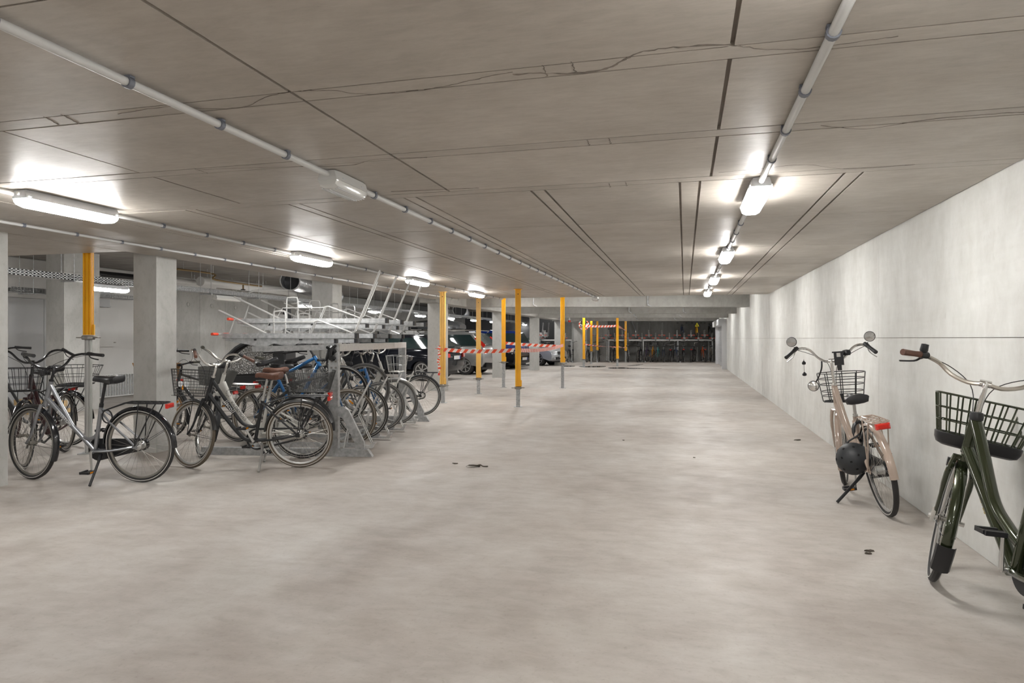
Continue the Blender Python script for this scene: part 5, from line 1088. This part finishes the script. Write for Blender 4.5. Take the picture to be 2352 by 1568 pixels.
# ================================================================== CARS
def car(label, cx, cy, heading, L=4.4, WD=1.78, H=1.45, col=None, kind='estate', hood=0.92, plate=True, cat='car', arch=0.34, lower=None, front_lamps=True):
    r = empty('car', loc=(cx, cy, 0), rz=R(heading)); tag(r, label, cat); col = col or M_BLKG
    hl, hw = L / 2, WD / 2; xr, xf = -hl + 0.82, hl - 0.85; wr = 0.32; belt = hood + 0.04
    def archpts(x): return [(x + (arch) * math.cos(R(a)), 0.30 + arch * math.sin(R(a))) for a in range(180 - 8, -1, -18)]
    P = [(-hl + 0.10, 0.30)] + [(a, max(b, 0.2)) for a, b in archpts(xr)] + [(a, max(b, 0.2)) for a, b in archpts(xf)] + [(hl - 0.12, 0.24), (hl - 0.02, 0.32), (hl, 0.50), (hl - 0.03, 0.66), (hl - 0.12, hood - 0.16), (hl - 0.35, hood - 0.07), (hl - 0.95, hood + 0.02), (hl - 1.2, belt),
        (0.3, belt), (-hl + 0.9, belt + 0.03), (-hl + 0.12, belt + 0.03), (-hl + 0.02, belt - 0.12), (-hl, 0.66), (-hl, 0.45)]
    def sl(y, fx, fz): return [(x * fx, y, 0.5 + (z - 0.5) * fz if z > 0.5 else z) for x, z in P]
    b = MB().rings([sl(-hw, 0.955, 0.88), sl(-hw + 0.03, 0.965, 0.95), sl(-hw + 0.12, 0.975, 0.985), sl(-hw * 0.5, 0.995, 1), sl(0, 1, 1.01), sl(hw * 0.5, 0.995, 1), sl(hw - 0.12, 0.975, 0.985), sl(hw - 0.03, 0.965, 0.95), sl(hw, 0.955, 0.88)])
    b.obj('body', col, r, sharp=50)
    # greenhouse
    tail = {'estate': (-hl + 0.10, -hl + 0.62), 'hatch': (-hl + 0.12, -hl + 0.75), 'saloon': (-hl + 0.62, -hl + 1.35), 'mpv': (-hl + 0.06, -hl + 0.35)}[kind]
    cowl = hl - (1.25 if kind != 'mpv' else 0.9); wt = cowl - 0.78
    G = [(cowl, belt - 0.03), (cowl - 0.4, belt + (H - belt) * 0.55), (wt, H - 0.05), (wt - 0.4, H - 0.01), ((wt + tail[1]) / 2, H), (tail[1] + 0.15, H - 0.03), (tail[1], H - 0.07), ((tail[0] + tail[1]) / 2 - 0.03, belt + (H - belt) * 0.45), (tail[0], belt - 0.03)]
    hy = lambda z: hw - 0.07 - max(0, z - belt) * 0.30
    def gs(s, fz=1.0, fx=1.0): return [((x - 0) * fx, s * hy(z), belt + (z - belt) * fz if z > belt else z) for x, z in G]
    MB().rings([gs(-1, 0.94, 0.985), gs(-0.92, 0.985, 0.995), gs(-0.5, 1, 1), gs(0, 1.01, 1), gs(0.5, 1, 1), gs(0.92, 0.985, 0.995), gs(1, 0.94, 0.985)]).obj('roof', col, r, sharp=50)
    # side windows
    zt = belt + (H - belt) * 0.80; zb = belt + 0.02
    fx_ = lambda z: cowl - 0.08 - (z - belt) * (0.78 / (H - belt)); rx_ = lambda z: tail[0] + 0.16 + (z - belt) * ((tail[1] - tail[0]) / (H - belt))
    px = [fx_(zb) - 0.1, 0.25, -0.65]
    cuts = [(None, 0.22), (0.17, -0.72), (-0.80, None)]
    for s in (-1, 1):
        for a, c in cuts:
            xa = lambda z: (fx_(z) if a is None else a); xc = lambda z: (rx_(z) if c is None else c)
            q = [(xa(zb), zb), (xa(zt), zt), (xc(zt), zt), (xc(zb), zb)]
            if q[2][0] > q[1][0] - 0.05: q = [q[0], q[1], q[3]]
            if q[0][0] - q[-1][0] < 0.15: continue
            off = 0.012
            MB().rings([[(x, s * (hy(z) * 1.0 + off), belt + (z - belt) * 0.96) for x, z in q], [(x, s * (hy(z) - 0.02), belt + (z - belt) * 0.96) for x, z in q]]).obj('side_window', M_GLASS, r, sharp=20)
        MB().tube([(cowl - 0.15, s * (hw - 0.052), belt + 0.005), (tail[0] + 0.1, s * (hw - 0.052), belt + 0.005)], 0.008, 5).obj('window_trim', M_CHROME, r)
        MB().box((cowl - 0.35, s * (hw + 0.07), belt + 0.08), (0.12, 0.2, 0.12)).obj('wing_mirror', col, r)
        MB().box((0.55, s * (hw - 0.0), 0.78), (0.12, 0.02, 0.025)).box((-0.45, s * (hw - 0.0), 0.80), (0.12, 0.02, 0.025)).obj('door_handle', col, r)
    def slope(x0, z0, x1, z1, m, nm, k=0.02):
        nx, nz = (z1 - z0), -(x1 - x0); l = math.hypot(nx, nz); nx, nz = nx / l * k, nz / l * k
        if nz < 0: nx, nz = -nx, -nz
        A = [(x0 + nx, -hy(z0) + 0.1, z0 + nz), (x0 + nx, hy(z0) - 0.1, z0 + nz), (x1 + nx, hy(z1) - 0.13, z1 + nz), (x1 + nx, -hy(z1) + 0.13, z1 + nz)]
        B = [(a[0] - nx * 1.5, a[1], a[2] - nz * 1.5) for a in A]; MB().rings([A, B]).obj(nm, m, r, sharp=20)
    slope(cowl - 0.06, belt + 0.04, wt + 0.06, H - 0.09, M_GLASS, 'windscreen', 0.035)
    slope(tail[0] + 0.0, belt + 0.05, tail[1] - 0.03, H - 0.13, M_GLASS, 'rear_window', 0.03)
    # wheels and arches
    for x in (xr, xf):
        for s in (-1, 1):
            w = MB().lathe([(0.001, -0.1), (wr - 0.06, -0.1), (wr - 0.01, -0.085), (wr, -0.05), (wr, 0.05), (wr - 0.01, 0.085), (wr - 0.09, 0.098), (wr - 0.1, 0.08), (0.001, 0.07)], axis='y', n=28)
            wo = w.obj('wheel', M_RUB, r); wo.matrix_basis = T(x, s * (hw - 0.115), wr) @ (RZ(0) if s > 0 else RZ(math.pi))
            m = MB()
            for k in range(7):
                a = 2 * math.pi * k / 7; m.bar((0.04 * math.cos(a), 0.09, 0.04 * math.sin(a)), (0.215 * math.cos(a), 0.09, 0.215 * math.sin(a)), 0.035, 0.02, up=(0, 1, 0))
            m.ring_y((0, 0.085, 0), [(0.20, -0.01), (0.235, -0.01), (0.235, 0.01), (0.20, 0.01)], 28).cyl((0, 0.07, 0), (0, 0.1, 0), 0.05, 12).obj('alloy_rim', M_ALU if col is not M_BLKG else M_DIRTY, wo)
            MB().lathe([(0.001, 0), (arch - 0.01, 0), (arch - 0.01, 0.02), (0.001, 0.02)], axis='y', n=24).obj('wheel_well', M_BLACK, r).matrix_basis = T(x, s * (hw - 0.30), 0.31)
    MB().box((0, 0, 0.24), (L * 0.9, WD * 0.7, 0.12)).obj('underbody', M_BLACK, r)
    if lower: 
        for s in (-1, 1): MB().box((-hl + 0.10, s * 0.0, 0.36), (0.16, WD * 0.86, 0.16)).obj('lower_bumper', lower, r)
    # front
    MB().box((hl - 0.03, 0, 0.62), (0.05, 0.75, 0.13)).obj('grille', M_BLACK, r); MB().box((hl - 0.02, 0, 0.36), (0.05, 1.1, 0.13)).obj('air_intake', M_BLACK, r)
    MB().box((hl + 0.008, 0, 0.62), (0.012, 0.8, 0.02)).box((hl + 0.008, 0, 0.575), (0.012, 0.74, 0.01)).box((hl + 0.004, 0, 0.69), (0.012, 0.8, 0.012)).obj('grille_bar', M_CHROME, r)
    for s in (-1, 1):
        MB().rings([[(hl - 0.33, s * (hw - 0.035), hood - 0.17), (hl - 0.36, s * (hw - 0.06), hood - 0.11), (hl - 0.12, s * 0.45, hood - 0.17), (hl - 0.05, s * 0.45, hood - 0.27), (hl - 0.10, s * (hw - 0.13), hood - 0.30)],
                    [(hl - 0.5, s * (hw - 0.2), hood - 0.17), (hl - 0.5, s * (hw - 0.2), hood - 0.11), (hl - 0.3, s * 0.45, hood - 0.17), (hl - 0.3, s * 0.45, hood - 0.27), (hl - 0.3, s * (hw - 0.2), hood - 0.30)]]).obj('headlamp', M_LENS, r, sharp=20)
        MB().lathe([(0.001, 0.02), (0.05, 0.015), (0.055, 0)], (hl - 0.045, s * 0.62, 0.36), 'x', 14).obj('fog_lamp', M_LENS, r)
        # tail lamps
        if kind in ('estate', 'mpv') and lower:
            z0_, z1_ = belt + 0.0, H - 0.24; x0_, x1_ = tail[0] + 0.0, tail[0] + (tail[1] - tail[0]) * 0.70
            MB().bar((x0_ - 0.02, s * (hy(z0_) - 0.035), z0_), (x1_ - 0.02, s * (hy(z1_) - 0.025), z1_), 0.075, 0.12, up=(1, 0, 0)).obj('tail_lamp', M_RED, r)
        else:
            MB().rings([[(-hl + 0.02, s * 0.52, 0.72), (-hl + 0.03, s * 0.52, 0.86), (-hl + 0.16, s * (hw - 0.05), 0.88), (-hl + 0.14, s * (hw - 0.04), 0.72)], [(-hl - 0.012, s * 0.52, 0.73), (-hl + 0.0, s * 0.52, 0.85), (-hl + 0.08, s * (hw - 0.06), 0.87), (-hl + 0.06, s * (hw - 0.05), 0.73)]]).obj('tail_lamp', M_RED, r)
    if plate:
        for x, s, z in ((-hl - 0.012, -1, 0.72), (hl + 0.02, 1, 0.45)):
            pl = MB().box((x, 0, z), (0.012, 0.50, 0.115)).obj('number_plate', M_PLATE, r); MB().box((x + s * 0.007, s * 0.225, z), (0.003, 0.045, 0.11)).obj('blue_band', M_BLUE, pl)
    MB().box((-hl - 0.0, 0, 0.90), (0.03, 1.0, 0.02)).obj('tailgate_trim', M_CHROME if col is M_BLKG else col, r)
    return r
M_NAVY = mat('black_blue_car_paint', (0.006, 0.007, 0.011), 0.1, coat=0.1, spec=0.35); M_SIL = mat('silver_car_paint', (0.36, 0.36, 0.355), 0.3, 0.6, coat=1.0); M_BLU = mat('royal_blue_car_paint', (0.006, 0.025, 0.17), 0.22, coat=0.8)
M_SIL2 = mat('light_silver_car_paint', (0.48, 0.50, 0.53), 0.28, 0.5, coat=1.0); M_DG = mat('black_hatch_paint', (0.008, 0.008, 0.010), 0.1, coat=0.1, spec=0.35)
car('glossy black saloon-backed estate car nearest the viewer', -9.45, 20.6, 176, L=4.7, H=1.46, col=M_NAVY, kind='hatch', hood=0.95)
sc_ = car('silver estate car with tall red tail lamps under a roof box', -9.28, 24.3, 177, L=4.7, WD=1.86, H=1.60, col=M_SIL, kind='estate', hood=1.0, lower=M_BLACK)
for s in (-1, 1): MB().tube(smooth([(1.0, s * 0.62, 1.56), (0.9, s * 0.62, 1.64), (-1.7, s * 0.62, 1.63), (-1.85, s * 0.62, 1.56)], 3), 0.016, 6).obj('roof_rail', M_DIRTY, sc_)
for x in (-0.9, 0.3): MB().box((x, 0, 1.66), (0.05, 1.3, 0.035)).obj('cross_bar', M_BLACK, sc_)
car('black hatchback parked nose out between the grey columns', -8.85, 28.9, -11, L=4.2, H=1.42, col=M_DG, kind='hatch', hood=0.86)
car('royal blue people carrier seen behind the yellow props', -9.35, 30.75, 180, L=4.3, WD=1.8, H=1.72, col=M_BLU, kind='mpv', hood=1.05)
car('light silver hatchback parked nose out beyond the grey column', -8.0, 33.2, -16, L=4.4, WD=1.74, H=1.44, col=M_SIL2, kind='hatch', hood=0.88)
rb = empty('roof_box', loc=(-9.4, 24.3, 1.685), rz=R(177)); tag(rb, 'long grey roof box carried on the silver estate car', 'roof box')
rings = []
for x, w, h0, h1 in ((1.15, 0.18, 0.04, 0.10), (1.05, 0.30, 0.01, 0.20), (0.7, 0.42, 0, 0.30), (0, 0.45, 0, 0.36), (-0.7, 0.45, 0, 0.34), (-1.1, 0.42, 0.0, 0.26), (-1.22, 0.34, 0.02, 0.18)):
    rings.append([(x, w, h0), (x, w * 1.0, h0 + (h1 - h0) * 0.35), (x, w * 0.9, h0 + (h1 - h0) * 0.8), (x, w * 0.5, h1), (x, -w * 0.5, h1), (x, -w * 0.9, h0 + (h1 - h0) * 0.8), (x, -w, h0 + (h1 - h0) * 0.35), (x, -w, h0)])
MB().rings(rings).obj('lid', mat('dark_grey_box_plastic', (0.10, 0.105, 0.11), 0.3, 0.3), rb)
MB().box((-0.05, 0, 0.03), (2.1, 0.86, 0.06)).obj('tray', M_BLACK, rb); MB().box((-0.05, 0.452, 0.12), (1.9, 0.01, 0.012)).box((-0.05, -0.452, 0.12), (1.9, 0.01, 0.012)).obj('seam_strip', M_DIRTY, rb)
